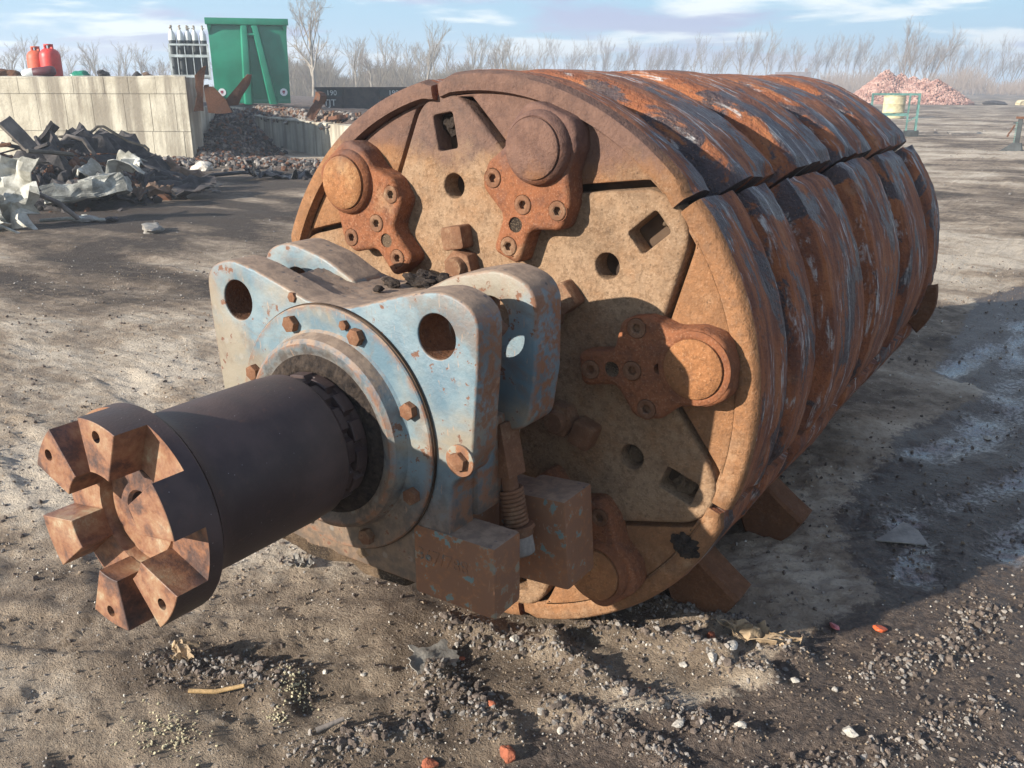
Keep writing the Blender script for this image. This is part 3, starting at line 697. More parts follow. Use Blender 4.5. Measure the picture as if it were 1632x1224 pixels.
def build_housing():
    half = [(.0, 1.092), (.07, 1.098), (.16, 1.126), (.24, 1.150), (.325, 1.166), (.412, 1.135), (.409, 1.02), (.392, .82), (.368, .765), (.332, .742), (.328, .60), (.328, .46)]
    rad = [.3, .06, .2, .2, .12, .07, .3, .06, .05, .04, .02, .01]
    P = round_poly(half+[(-x, z) for x, z in reversed(half[1:])], rad+rad[:0:-1], 6)
    hs = [circ((s*.304, 1.067), .0495, 32) for s in (-1, 1)]
    h = plate('bearing_housing', P, hs, -.60, -.515, MAT['blue'], rotor, .0065, 3, 45, .003, True)
    for s in (-1, 1):
        revolve_at('bore', (s*.304, 1.067), [(-.596, .0485), (-.495, .0485), (-.495, .0600), (-.52, .0600)], MAT['hammer'], h, 32); b_ = h.children[-1]; b_.data.polygons[len(b_.data.polygons)-1].select = True
        bm = bmesh.new(); bm.from_mesh(b_.data); bmesh.ops.delete(bm, geom=[f for f in bm.faces if len(f.verts) > 4], context='FACES'); bm.to_mesh(b_.data); bm.free()
    ear = [(.10, 1.10), (.20, 1.150), (.325, 1.180), (.425, 1.150), (.425, .95), (.405, .82), (.33, .80), (.15, .82)]
    for s in (-1, 1):
        E_ = [(s*x, z) for x, z in ear]; E_ = E_ if s > 0 else E_[::-1]
        r = [.02, .25, .13, .10, .3, .05, .05, .02]; r = r if s > 0 else r[::-1]
        plate('ear', round_poly(E_, r, 6), [circ((s*.304, 1.067), .0495, 28)], -.405, -.30, MAT['blue'], h, .008, 3, 45, .003, True)
        MB().box((s*.265, -.458, .74), (.16, .116, .22)).build('web', MAT['blue'], h, bevel=.012)
    # saddle between the ears and the round bearing body behind it
    sad = MB(); n = 22; V = []; F = []
    for j in range(n+1):
        y = -.520+.30*j/n
        for i in range(n+1):
            x = -.205+.41*i/n; z = 1.088+.42*max(0, abs(x)-.06)**1.25-.05*sstep(.8, 1, j/n)
            z += .004*float(fbm(x*30, y*30, 0, 3, 4)); V.append((x, y, z))
    for j in range(n):
        for i in range(n): F.append((j*(n+1)+i, j*(n+1)+i+1, (j+1)*(n+1)+i+1, (j+1)*(n+1)+i))
    m = len(V); V += [(-.205, -.52, .95), (.205, -.52, .95), (.205, -.22, .95), (-.205, -.22, .95)]
    F.append(tuple(range(0, n+1))+(m+1, m)); F.append(tuple(range(n*(n+1), (n+1)*(n+1)))+(m+2, m+3))
    F.append(tuple(j*(n+1) for j in range(n+1))+(m+3, m)); F.append(tuple(j*(n+1)+n for j in range(n+1))+(m+2, m+1)); F.append((m, m+1, m+2, m+3))
    mk('saddle', V, F, MAT['blueworn'], h, 40)
    revolve('bearing_body', [(-.518, .05), (-.518, .29), (-.24, .285), (-.20, .25), (-.20, .15), (.02, .15)], MAT['blueworn'], h, 56)
    # lower body, feet, springs
    MB().box((.0, -.44, .535), (.62, .13, .20)).build('lower_body', MAT['blueworn'], h, bevel=.012); MB().box((.0, -.285, .52), (.70, .175, .16)).build('rear_body', MAT['blueworn'], h, bevel=.012)
    ft = MB().box((.337, -.552, .531), (.225, .105, .176)).build('foot', MAT['footpaint'], h, bevel=.010)
    MB().box((-.337, -.552, .531), (.225, .105, .176)).build('foot', MAT['footpaint'], h, bevel=.010)
    text_mesh('cast_number', '367/788', .044, MAT['blueworn'], ft, Matrix.Translation((.235, -.6046, .535)) @ Matrix.Rotation(R_(90), 4, 'X'), .0015)
    for s in (-1, 1): MB().box((s*.395, -.262, .50), (.15, .135, .235), Matrix.Rotation(R_(-4*s), 3, 'Y')).build('foot', MAT['footpaint'], h, bevel=.010)
    for s in (-1, 1):
        A = Vector((s*.332, -.405, .800)); B = Vector((s*.392, -.415, .535)); d = (B-A).normalized()
        q = d.to_track_quat('Z', 'Y').to_matrix(); b = MB(); b.box(A+d*.04, (.058, .062, .13), q); st = b.build('stud_block', MAT['bolt'], h, bevel=.004)
        b = MB(); b.tube([A+d*.09, B], .020, 12); b.build('stud', MAT['bolt'], st, 40)
        pts = []; x = d.orthogonal().normalized(); yv = d.cross(x); N = 110
        for i in range(N+1): t = i/N; an = t*9.5*2*math.pi; pts.append(A+d*(.135+.095*t)+(x*math.cos(an)+yv*math.sin(an))*.026)
        MB().tube(pts, .0048, 6).build('spring', MAT['bolt'], st, 60)
        b = MB(); b.tube([A+d*.228, A+d*.236, A+d*.237, A+d*.252], [.040, .042, .036, .036], 24); b.build('washer', MAT['bolt'], st, 40)
        b = MB(); b.tube([A+d*.252, A+d*.295, A+d*.30], [.033, .033, .028], 20); b.build('spring_seat', MAT['grey_stone'], st, 40)
    # bearing cover: bolted flange, raised hub, dirt packed round the seal
    cv = revolve('bearing_cover', [(-.598, .2955), (-.614, .2955), (-.617, .2925), (-.617, .240), (-.622, .234), (-.652, .226), (-.660, .216), (-.659, .205), (-.645, .180), (-.645, .10)], MAT['blue'], h, 96, 30)
    ringy = revolve('joint_gap', [(-.602, .2985), (-.609, .2985), (-.609, .2950)], MAT['inner'], h, 96, 30)
    for i in range(8):
        a = 22.3+45*i; c = pol(.262, 0, a); hex_bolt(c, -.617, .0200, .018, a*1.7, cv)
    hex_bolt(pol(.270, 0, 76), -.617, .012, .012, 10, cv)
    hex_bolt((-.113, 1.098), -.600, .013, .006, 0, h)
    b = hex_bolt((.362, .805), -.600, .022, .020, 20, h); revolve_at('washer', (.362, .805), [(-.600, .036), (-.606, .036), (-.607, .033), (-.606, .020)], MAT['blueworn'], b, 28)
    dirt_ring('packed_dirt', .148, .190, -.6545, .008, MAT['grease'], h)
    # crusted mud along the underside
    d = MB().box((-.06, -.555, .470), (.50, .085, .075)).box((-.05, -.50, .48), (.56, .10, .06)).build('mud_crust', MAT['dirt'], h); roughen(d, .020, 16, 7)
    # mud lumps left lying on the saddle
    for (x, y, r) in ((.02, -.30, .026), (.075, -.34, .020), (-.02, -.36, .014), (.05, -.27, .022), (.10, -.30, .017), (-.06, -.33, .010), (-.01, -.42, .010), (.0, -.25, .02)):
        b = bmesh.new(); bmesh.ops.create_icosphere(b, subdivisions=3, radius=r); me = bpy.data.meshes.new('mud_lump'); b.to_mesh(me); b.free()
        co = np.array([v.co for v in me.vertices]); co *= (1+.55*fbm(co[:, 0]*70+x*99, co[:, 1]*70, co[:, 2]*70, 3, 5))[:, None]; co *= [1.35, 1.2, .62]; co += [x, y, 1.094+r*.3+.42*max(0, abs(x)-.06)]
        me.vertices.foreach_set('co', co.ravel()); me.materials.append(MAT['grease']); link('mud_lump', me, h)
    return h
def hex_bolt(c, y, r, hgt, a, parent):
    P = [(c[0]+r*math.cos(R_(a)+math.pi/3*k), c[1]+r*math.sin(R_(a)+math.pi/3*k)) for k in range(6)]
    return plate('bolt', P, [], y-hgt, y+.002, MAT['bolt'], parent, .003, 2, 30)
def dirt_ring(name, r0, r1, y, amp, mat, parent):
    n, m = 180, 14; V = []; F = []
    for k in range(n):
        a = 2*math.pi*k/n
        for i in range(m):
            t = i/(m-1); r = r0+(r1-r0)*t; yy = y+.004*t*t-amp*math.sin(math.pi*min(1, t+.12))**1.0*.7; V.append((r, a, yy))
    V = np.array(V); x = V[:, 0]*np.cos(V[:, 1]); z = V[:, 0]*np.sin(V[:, 1]); nz = fbm(x*70, z*70, 0, 3, 15)
    yy = V[:, 2]-np.clip(nz, -.5, 1)*amp*.55*np.sin(np.pi*np.clip((V[:, 0]-r0)/(r1-r0), 0, 1)); W = np.stack([x, yy, AX+z], -1)
    for k in range(n):
        for i in range(m-1): F.append((k*m+i, (k+1) % n*m+i, (k+1) % n*m+i+1, k*m+i+1))
    return mk(name, W, F, mat, parent, 179)
build_housing()

def build_coupling():
    sh = revolve('shaft', [(-.60, .02), (-.655, .148), (-.672, .148), (-.674, .140), (-.69, .140), (-.69, .02)], MAT['sleeve'], rotor, 64)
    # notched lock nut
    def notched(name, y0, y1, r0, r1, nn, ph, mat):
        N = nn*8; out = []
        for k in range(N):
            a = 2*math.pi*k/N+ph; r = r0 if (k % 8) in (0, 1) else r1; out.append((r*math.cos(a), AX+r*math.sin(a)))
        return plate(name, out, [], y0, y1, mat, rotor, .002, 1, 30)
    notched('lock_nut', -.694, -.664, .1405, .1535, 14, .1, MAT['sleeve']); notched('lock_washer', -.716, -.695, .136, .147, 12, .3, MAT['sleeve'])
    revolve('coupling_sleeve', [(-.712, .05), (-.719, .142), (-.726, .158), (-.736, .1655), (-.78, .168), (-.97, .168), (-1.02, .1675), (-1.042, .1685), (-1.060, .172), (-1.075, .179), (-1.086, .189), (-1.0945, .2015), (-1.0945, .05)], MAT['sleeve'], rotor, 96, 30)
    yb, ys, yc = -1.0950, -1.132, -1.197; ro, ri = .2085, .107
    cp = revolve('coupling_flange', [(yb, .03), (yb, .200), (yb-.004, .206), (yb-.008, ro), (ys, ro), (ys, ri+.002), (ys+.004, ri), (ys+.022, ri-.003), (ys+.022, .092), (ys+.014, .088), (ys+.014, .043), (ys+.020, .038), (ys+.05, .036), (ys+.05, .02)], MAT['sleeve'], rotor, 96, 30)
    f = cp.data; f.materials.append(MAT['claw'])
    for p in f.polygons:
        if p.center.y < ys+.03 and math.hypot(p.center.x, p.center.z-AX) < ro-.004: p.material_index = 1
    hw = 14.6
    for k in range(6):
        a = 83.5+60*k; P = []
        for t in np.linspace(-hw, hw, 9): P.append((ro*math.cos(R_(a+t)), AX+ro*math.sin(R_(a+t))))
        for t in np.linspace(hw, -hw, 5): P.append((ri*math.cos(R_(a+t)), AX+ri*math.sin(R_(a+t))))
        hl = [] if k in (2, 5) else [circ(pol(.182, 0, a), .0115, 18)]
        c = plate('claw', P, hl, yc, ys+.001, MAT['claw'], cp, .0012, 1, 25)
        c.data.materials.append(MAT['sleeve'])
        for p in c.data.polygons:
            q = p.center; n = p.normal; rad = Vector((q.x, 0, q.z-AX)).normalized()
            if n.dot(rad) > .8: p.material_index = 1
        if hl: revolve_at('bolt_hole', pol(.182, 0, a), [(yc+.05, .0113), (yc+.051, .001)], MAT['inner'], c, 16)
    # a keyway groove line along the back of each slot
build_coupling()

# ------------------------------------------------------------------ walls and decks at the back
def v2(a, b): return Vector((b[0]-a[0], b[1]-a[1], 0))
def concrete_wall(name, label, A, B, h, thick, courses, pw, seed, hb=None, drop=.25):
    """cast wall from A to B (front face towards the yard), body plus form-board panels a little proud of it"""
    rr = random.Random(seed); root = tag(empty(name, (A[0], A[1], 0)), label, 'wall')
    d = v2(A, B); L = d.length; d.normalize(); n = Vector((d.y, -d.x, 0)); hb = hb or h
    def pt(s, t, z): p = d*s-n*t; return (p.x, p.y, z)
    b = MB(); V = [pt(0, .03, -drop), pt(L, .03, -drop), pt(L, .03, hb-.02), pt(0, .03, h-.02), pt(0, thick, -drop), pt(L, thick, -drop), pt(L, thick, hb-.02), pt(0, thick, h-.02)]
    b.add(V, [(0, 1, 2, 3), (5, 4, 7, 6), (3, 2, 6, 7), (1, 5, 6, 2), (4, 0, 3, 7)]); b.build('wall_core', MAT['concrete'], root)
    for (z0, z1) in courses:
        s = 0
        while s < L-.05:
            w = min(pw*rr.uniform(.8, 1.2), L-s); out = rr.uniform(0, .008); g = .005
            e = s+w; f0 = h+(hb-h)*s/L; f1 = h+(hb-h)*e/L
            a0, a1 = z0*f0, z0*f1; c0, c1 = z1*f0, z1*f1
            if z0 == 0: a0 = a1 = -drop
            m = MB(); 
            P = [pt(s+g, -out, a0+g), pt(e-g, -out, a1+g), pt(e-g, -out, c1-g), pt(s+g, -out, c0-g)]; Q = [pt(s+g, .05, a0+g), pt(e-g, .05, a1+g), pt(e-g, .05, c1-g), pt(s+g, .05, c0-g)]
            m.add(P+Q, [(0, 1, 2, 3), (0, 4, 5, 1), (1, 5, 6, 2), (2, 6, 7, 3), (3, 7, 4, 0)]); m.build('panel', MAT['concrete'], root)
            s = e
    # broken coping
    V = []; F = []; N = int(L*14)+2; rg = np.linspace(0, L, N)
    for s in rg:
        hz = h+(hb-h)*s/L; e = .035*float(fbm(s*2.3+seed, 0, 0, 3, 6)); V += [pt(s, -.012+abs(e)*.4, hz-.03), pt(s, .02+abs(e), hz+e*.5), pt(s, thick*.9, hz+.02+e*.3)]
    for i in range(N-1):
        for j in range(2): F.append((i*3+j, (i+1)*3+j, (i+1)*3+j+1, i*3+j+1))
    mk('coping', V, F, MAT['concrete'], root, 30)
    return root
W0, W1, W2, W3 = (-31, 3.4), (-15.2, 10.75), (-20.6, 16.9), (-9.0, 10.9)
concrete_wall('concrete_wall', 'tall cream concrete retaining wall with board marks behind the scrap heap', W0, W1, 1.74, .5, [(0, .36), (.36, .80), (.80, 1.0)], .62, 3)
concrete_wall('concrete_wall', 'low cream concrete wall stained with rust to the left of the rotor', W2, W3, .74, .45, [(0, 1.0)], 1.9, 5)
concrete_wall('concrete_wall', 'shaded broken end wall stepping back from the tall wall', (-15.6, 11.1), W2, 1.12, .4, [(0, .5), (.5, 1)], 1.4, 8, .95)
def deck(name, A, B, back, z, seed, bumpf=None, side=0.):
    d = v2(A, B); L = d.length; d.normalize(); n = Vector((d.y, -d.x, 0)); nu, nv = 90, 60
    u = np.linspace(0, 1, nu); v = np.linspace(0, 1, nv)**1.8*back; U, W = np.meshgrid(u*L, v)
    X = A[0]+d.x*U-n.x*(W+.05)+side*W*d.x; Y = A[1]+d.y*U-n.y*(W+.05)+side*W*d.y
    Z = z+.05*fbm(X*.8, Y*.8, 0, 4, seed)*sstep(0, 1, W)
    if bumpf is not None: Z = Z+bumpf(X, Y)
    V = np.stack([X, Y, Z], -1).reshape(-1, 3); i = np.arange(nu*nv).reshape(nv, nu); F = np.stack([i[:-1, :-1], i[:-1, 1:], i[1:, 1:], i[1:, :-1]], -1).reshape(-1, 4)
    return tag(big(name, V, F, MAT['deck'], smooth=True), kind='structure')
deck('upper_yard', W0, W1, 45, 1.70, 3, side=-.55)
deck('lower_yard', (-34, 23.5), W3, 17, .70, 9, lambda X, Y: .28*np.exp(-(np.hypot(X+22.6, Y-19.3)/2.6)**2), side=-2.27)

# ------------------------------------------------------------------ things on the decks
def green_container():
    o = Vector((-22.63, 19.02, 1.02)); d = Vector((.659, .752, 0)).normalized(); b = Vector((-d.y, d.x, 0)); W = 2.36; H = 2.50; Dp = 5.2
    root = tag(empty('tipping_container', o), 'tall green steel container end with braced centre frame', 'container')
    def P(x, y, z): q = d*x+b*y; return (q.x, q.y, z)
    hw = W/2
    def slab(nm, x0, x1, z0, z1, y0, y1, m='green', flare=0, bv=.012):
        V = [P(x0, y0, z0), P(x1, y0, z0), P(x1+flare, y0, z1), P(x0-flare, y0, z1), P(x0, y1, z0), P(x1, y1, z0), P(x1+flare, y1, z1), P(x0-flare, y1, z1)]
        return MB().add(V, [(0, 1, 2, 3), (5, 4, 7, 6), (4, 0, 3, 7), (1, 5, 6, 2), (3, 2, 6, 7), (4, 5, 1, 0)]).build(nm, MAT[m], root, bevel=bv)
    slab('end_panel', -hw, hw, .06, H, 0, .04, flare=.03)
    for s in (-1, 1):
        x0, x1 = (-hw, -hw+.05) if s < 0 else (hw-.05, hw); slab('side_wall', x0, x1, .06, H, .05, Dp)
    slab('floor', -hw+.06, hw-.06, .06, .12, .05, Dp)
    slab('top_rail', -hw-.10, hw+.10, H-.13, H+.07, -.12, .03, bv=.02)
    for s in (-1, 1):
        V = [P(s*(hw+.05), -.10, H-.13), P(s*(hw-.10), -.10, H-.13), P(s*(hw+.02), -.02, H-.42), P(s*(hw+.05), .0, H-.13), P(s*(hw-.10), .0, H-.13), P(s*(hw+.02), .0, H-.42)]
        MB().add(V, [(0, 1, 2), (3, 5, 4), (0, 3, 4, 1), (1, 4, 5, 2), (2, 5, 3, 0)]).build('corner_gusset', MAT['green'], root)
    # A-shaped lifting frame
    for x0, x1, nm in ((-.12, -.17, 'frame_leg'), (.20, .62, 'frame_leg')):
        V = [P(x1-.09, -.20, -.05), P(x1+.11, -.20, -.05), P(x0+.10, -.20, H-.15), P(x0-.06, -.20, H-.15), P(x1-.14, .0, -.02), P(x1+.18, .0, -.02), P(x0+.14, .0, H-.15), P(x0-.10, .0, H-.15)]
        MB().add(V, [(0, 1, 2, 3), (4, 0, 3, 7), (1, 5, 6, 2), (3, 2, 6, 7), (4, 5, 1, 0)]).build(nm, MAT['green'], root, bevel=.012)
    b_ = MB(); b_.tube([P(-.10, -.14, H-.42), P(.24, -.14, H-.42)], .045, 14); b_.build('hook_bar', MAT['green'], root, 40)
    slab('hook_plate', -.04, .18, H-.55, H-.15, -.02, -.005)
    slab('cross_tie', -.20, .60, .66, .70, -.018, -.002, bv=0)
    slab('bottom_rail', -hw, hw, -.02, .10, -.03, -.002)
    for x in (-hw+.22, hw-.20):
        V = [P(x+.12*math.cos(t), -.010, .33+.12*math.sin(t)) for t in np.linspace(0, 2*math.pi, 25)[:-1]]; V2 = [P(x+.12*math.cos(t), -.002, .33+.12*math.sin(t)) for t in np.linspace(0, 2*math.pi, 25)[:-1]]
        st = mk('sticker', V+V2, [tuple(range(24))]+[(i, (i+1) % 24, 24+(i+1) % 24, 24+i) for i in range(24)], MAT['sticker_white'], root)
        for z, w, hh in ((.345, .085, .07), (.285, .06, .02)):
            mk('emblem', [P(x-w/2, -.013, z-hh/2), P(x+w/2, -.013, z-hh/2), P(x+w/2, -.013, z+hh/2), P(x-w/2, -.013, z+hh/2)], [(0, 1, 2, 3)], MAT['sticker_red'], st)
green_container()
def black_skip():
    A = Vector((-24.15, 23.3, .72)); d = Vector((.755, .655, 0)).normalized(); b = Vector((-d.y, d.x, 0)); L, H, D = 5.6, .78, 1.9
    root = tag(empty('open_skip', A), 'low black open skip numbered 190 with a pale sloping end', 'skip')
    def P(x, y, z): q = d*x+b*y; return (q.x, q.y, z)
    for y0, nm in ((0, 'side_wall'), (D, 'side_wall')):
        s = .05 if y0 == 0 else -.05
        V = [P(.42, y0, 0), P(L-.42, y0, 0), P(L, y0, H), P(0, y0, H)]; V += [P(.42, y0+s, 0), P(L-.42, y0+s, 0), P(L, y0+s, H), P(0, y0+s, H)]
        w = mk(nm, V, [(0, 1, 2, 3), (5, 4, 7, 6), (0, 3, 7, 4), (1, 5, 6, 2), (3, 2, 6, 7), (0, 4, 5, 1)], MAT['skip_black'], root)
        if y0 == 0:
            m = MB(); m.bar(P(.0, -.025, H-.04), P(L, -.025, H-.04), .05, .08); m.build('top_rail', MAT['skip_black'], w)
            m = MB(); m.bar(P(.2, -.02, H-.36), P(L-.2, -.02, H-.36), .03, .05); m.build('mid_rail', MAT['skip_black'], w)
            for x in (1.05, 2.35, 3.6): m = MB(); m.bar(P(x, -.02, .02), P(x, -.02, H-.08), .10, .035); m.build('rib', MAT['skip_black'], w)
            for x, tx, z, sz in ((.42, '190', H-.29, .21), (2.72, '190', H-.29, .21), (.30, 'TJT', H-.66, .26)):
                mw = Matrix.Translation(Vector(P(x, -.012 if sz < .25 else -.008, z))) @ Matrix((d, (0, 0, 1), -b)).transposed().to_4x4()
                text_mesh('lettering', tx, sz*1.25, MAT['white_letters'], w, mw, .003)
            for x0, x1 in ((.12, 1.0), (2.4, 3.5)):
                mk('number_panel', [P(x0, -.006, H-.33), P(x1, -.006, H-.33), P(x1, -.006, H-.09), P(x0, -.006, H-.09)], [(0, 1, 2, 3)], MAT['skip_dark'], w)
    for x0, x1 in ((.42, 0), (L-.42, L)):
        V = [P(x0, .055, 0), P(x0, D-.055, 0), P(x1, D-.055, H), P(x1, .055, H)]; e = .05 if x0 < 1 else -.05
        V += [P(x0+e, .055, 0), P(x0+e, D-.055, 0), P(x1+e, D-.055, H), P(x1+e, .055, H)]
        mk('sloping_end', V, [(0, 1, 2, 3), (5, 4, 7, 6), (3, 2, 6, 7), (0, 4, 5, 1), (0, 3, 7, 4), (1, 5, 6, 2)], MAT['skip_pale'], root)
    mk('floor', [P(.42, .06, .03), P(L-.42, .06, .03), P(L-.42, D-.06, .03), P(.42, D-.06, .03)], [(0, 1, 2, 3)], MAT['skip_black'], root)
black_skip()
def lathe(name, prof, mat, parent, n=20, smooth=50, c=(0, 0)):
    V = []; F = []; m = len(prof)
    for k in range(n):
        a = 2*math.pi*k/n
        for r, z in prof: V.append((c[0]+r*math.cos(a), c[1]+r*math.sin(a), z))
    for k in range(n):
        for i in range(m-1): F.append((k*m+i, (k+1) % n*m+i, (k+1) % n*m+i+1, k*m+i+1))
    for i in (0, m-1):
        if prof[i][0] > .002: F.append(tuple(k*m+i for k in range(n)))
    return mk(name, V, F, mat, parent, smooth)
def copy_tree(o, parent=None):
    c = o.copy(); COL.objects.link(c); c.parent = parent
    for ch in list(o.children): copy_tree(ch, c)
    return c
def gas_rack():
    c = Vector((-22.28, 16.40, 1.72)); rz = math.atan2(.80, .60)
    root = tag(empty('cylinder_cage', c, rz), 'pale steel transport cage holding tall gas cylinders beside the green container', 'cage')
    W, D, H = 1.06, .92, .98
    for x in (-W/2, W/2):
        for y in (-D/2, D/2): MB().box((x, y, H/2), (.055, .055, H)).build('post', MAT['cage_paint'], root)
    for z in (.10, .36, .66, .97):
        for y in (-D/2-.012, D/2): 
            if z == .36: continue
            MB().box((0, y, z), (W+.05, .04, .075 if z in (.66, .10) else .05)).build('rail', MAT['cage_paint'], root)
        for x in (-W/2, W/2+.012): MB().box((x, 0, z), (.04, D, .05)).build('rail', MAT['cage_paint'], root)
    for k in range(4): MB().box((-.33+.22*k, -D/2-.005, .5), (.022, .022, .9)).build('slat', MAT['cage_paint'], root)
    MB().box((0, 0, .05), (W, D, .04)).build('floor', MAT['cage_paint'], root)
    proto = None; i = 0
    for yy in range(2):
        for xx in range(5):
            x = -.42+.21*xx+(.03 if yy else 0); y = -.26+.45*yy; lean = random.uniform(-.02, .02)
            if proto is None:
                proto = empty('gas_cylinder'); lathe('body', [(.08, 0), (.098, .02), (.10, .06), (.10, 1.02)], MAT['cylinder_grey'], proto, 18)
                lathe('shoulder', [(.1005, 1.018), (.1005, 1.10), (.088, 1.19), (.055, 1.26), (.035, 1.285), (.032, 1.30)], MAT['cylinder_white'], proto, 18)
                v = lathe('valve', [(.026, 1.29), (.026, 1.35), (.016, 1.36), (.016, 1.40), (.03, 1.405), (.03, 1.43), (.01, 1.435)], MAT['brass'], proto, 10); m = MB(); m.box((.03, 0, 1.37), (.06, .03, .03)); m.build('outlet', MAT['brass'], v)
                g = proto
            else: g = copy_tree(proto)
            g.location = c+Matrix.Rotation(rz, 3, 'Z')@Vector((x, y, .075)); g.rotation_euler = (lean, random.uniform(-.02, .02), random.random()*6)
            row = 'front' if yy == 0 else 'back'; od = ('leftmost', 'second from left', 'middle', 'fourth from left', 'rightmost')[xx]
            tag(g, f'white shouldered gas cylinder, {od} in the {row} row of the cage', 'gas cylinder', 'gas cylinders in the cage')
gas_rack()
def propane():
    for i, (x, y, m, lab) in enumerate(((-20.53, 11.03, 'propane_red', 'bright red propane cylinder on the tall wall, in front of its orange twin'), (-21.06, 11.0, 'orange_red', 'orange red propane cylinder standing behind the brighter red one'))):
        r = tag(empty('propane_cylinder', (x, y, 1.70)), lab, 'propane cylinder', 'propane cylinders on the wall')
        if i: r.scale = (.95, .95, .95)
        lathe('body', [(.17, 0), (.215, .02), (.232, .06), (.236, .12), (.236, .50), (.228, .57), (.20, .635), (.15, .68), (.10, .70)], MAT[m], r, 28)
        lathe('foot_ring', [(.19, -.05), (.195, .03)], MAT[m], r, 24)
        for k in range(3):
            a = k*2.1+.4; MB().box((.085*math.cos(a), .085*math.sin(a), .735), (.05, .05, .09), Matrix.Rotation(a, 3, 'Z')).build('collar_post', MAT[m], r)
        lathe('collar_ring', [(.075, .775), (.105, .775), (.105, .80), (.075, .80), (.075, .775)], MAT[m], r, 20); lathe('valve', [(.02, .69), (.02, .77)], MAT['brass'], r, 8)
    r = tag(empty('gas_cylinder', (-19.98, 10.06, 1.80), .0), 'small maroon gas cylinder with white end lying on the tall wall', 'gas cylinder'); r.rotation_euler = (0, R_(82), R_(50))
    lathe('body', [(.10, 0.13), (.12, .15), (.12, .55), (.09, .62), (.05, .64)], MAT['maroon'], r, 18); lathe('shoulder', [(.05, -.10), (.10, -.05), (.121, .02), (.121, .16)], MAT['cylinder_white'], r, 18); lathe('valve', [(.03, -.15), (.03, -.08)], MAT['brass'], r, 8)
propane()

# ------------------------------------------------------------------ right-hand background
def stillage():
    A = Vector((-5.55, 29.25, 0)); d = Vector((.98, .20, 0)).normalized(); b = Vector((-d.y, d.x, 0)); W, H, D = 1.38, 1.28, .95
    root = tag(empty('steel_stillage', (A.x, A.y, g1(A.x, A.y)), math.atan2(d.y, d.x)), 'open frame of green steel posts and rails standing in the far yard', 'stillage')
    for x in (0.0, W-.28, W): 
        for y in ((0,) if x == W-.28 else (0, D)): MB().box((x, y, H/2), (.055, .055, H)).build('post', MAT['stillage_green'], root)
    for y in (0, D): MB().box((W/2, y, H), (W+.06, .05, .06)).build('top_rail', MAT['stillage_green'], root); MB().box((W/2-.14, y, .66), (W-.28, .045, .06)).build('mid_rail', MAT['stillage_green'], root)
    for x in (0, W): MB().box((x, D/2, H+.002), (.045, D-.06, .05)).build('top_rail', MAT['stillage_green'], root)
    MB().bar((W-.26, -.01, .46), (W-.02, -.01, .62), .03).build('brace', MAT['stillage_green'], root)
    MB().box((W-.12, .2, .10), (.44, .5, .18)).build('base_box', MAT['dark_machine'], root)
    MB().box((W/2-.2, D/2, .06), (W-.35, D, .08)).build('base', MAT['dark_machine'], root)
stillage()
def cream_drum():
    x, y = -8.85, 49.0; r = tag(empty('cream_tank', (x, y, g1(x, y))), 'cream ribbed cylinder standing behind the green stillage', 'tank')
    lathe('body', [(.46, .0), (.53, .02), (.53, .30), (.55, .33), (.53, .36), (.53, .68), (.55, .71), (.53, .74), (.53, 1.06), (.50, 1.12)], MAT['cream_drum'], r, 32, 35)
    lathe('lid', [(.55, 1.11), (.56, 1.13), (.56, 1.19), (.52, 1.22), (.02, 1.23)], MAT['cream_drum'], r, 32, 35)
    lathe('base', [(.50, -.03), (.50, .02)], MAT['dark_machine'], r, 24)
cream_drum()
def right_machine():
    x, y = -.83, 23.9; r = tag(empty('screw_jack', (x, y, g1(x, y))), 'dark upright steel jack with toothed post at the right edge', 'jack')
    MB().box((0, 0, .38), (.10, .10, .78)).build('post', MAT['dark_machine'], r)
    for k in range(15): MB().box((-.065, 0, .10+.042*k), (.03, .08, .020)).build('tooth', MAT['stillage_green'], r)
    MB().box((0.05, 0, .80), (.30, .16, .05)).build('head_plate', MAT['scraprust'], r); MB().box((-.10, 0, .68), (.10, .06, .04)).build('latch', MAT['dark_machine'], r)
    m = MB(); m.tube([(-.11, 0, .62), (-.17, -.02, .48), (-.22, -.02, .40)], .018, 8); m.tube([(-.24, -.02, .38), (-.20, -.02, .36)], .03, 8); m.build('crank', MAT['scraprust'], r, 60)
    V = [(-.36, -.15, 0), (.15, -.15, 0), (.15, .15, 0), (-.36, .15, 0), (-.10, -.10, .20), (.10, -.10, .20), (.10, .10, .20), (-.10, .10, .20)]
    MB().add(V, [(0, 1, 2, 3), (0, 4, 5, 1), (1, 5, 6, 2), (2, 6, 7, 3), (3, 7, 4, 0), (4, 7, 6, 5)]).build('base', MAT['dark_machine'], r)
right_machine()
def chunk_mesh(name, seed, mat, sub=1, amp=.45, sq=(1, 1, 1)):
    b = bmesh.new(); bmesh.ops.create_icosphere(b, subdivisions=sub, radius=1.0); co = np.array([v.co for v in b.verts])
    rr = np.random.default_rng(seed)
    for _ in range(5):   # random flat cuts make it angular
        n = rr.normal(size=3); n /= np.linalg.norm(n); d = co@n; lim = rr.uniform(.45, .8); co = co-np.outer(np.maximum(0, d-lim), n)
    co = co*(1+amp*.35*fbm(co[:, 0]*1.7+seed, co[:, 1]*1.7, co[:, 2]*1.7, 2, seed % 50+1))[:, None]*np.array(sq)
    for v, c in zip(b.verts, co): v.co = Vector(c)
    me = bpy.data.meshes.new(name); b.to_mesh(me); b.free(); me.materials.append(mat); return me
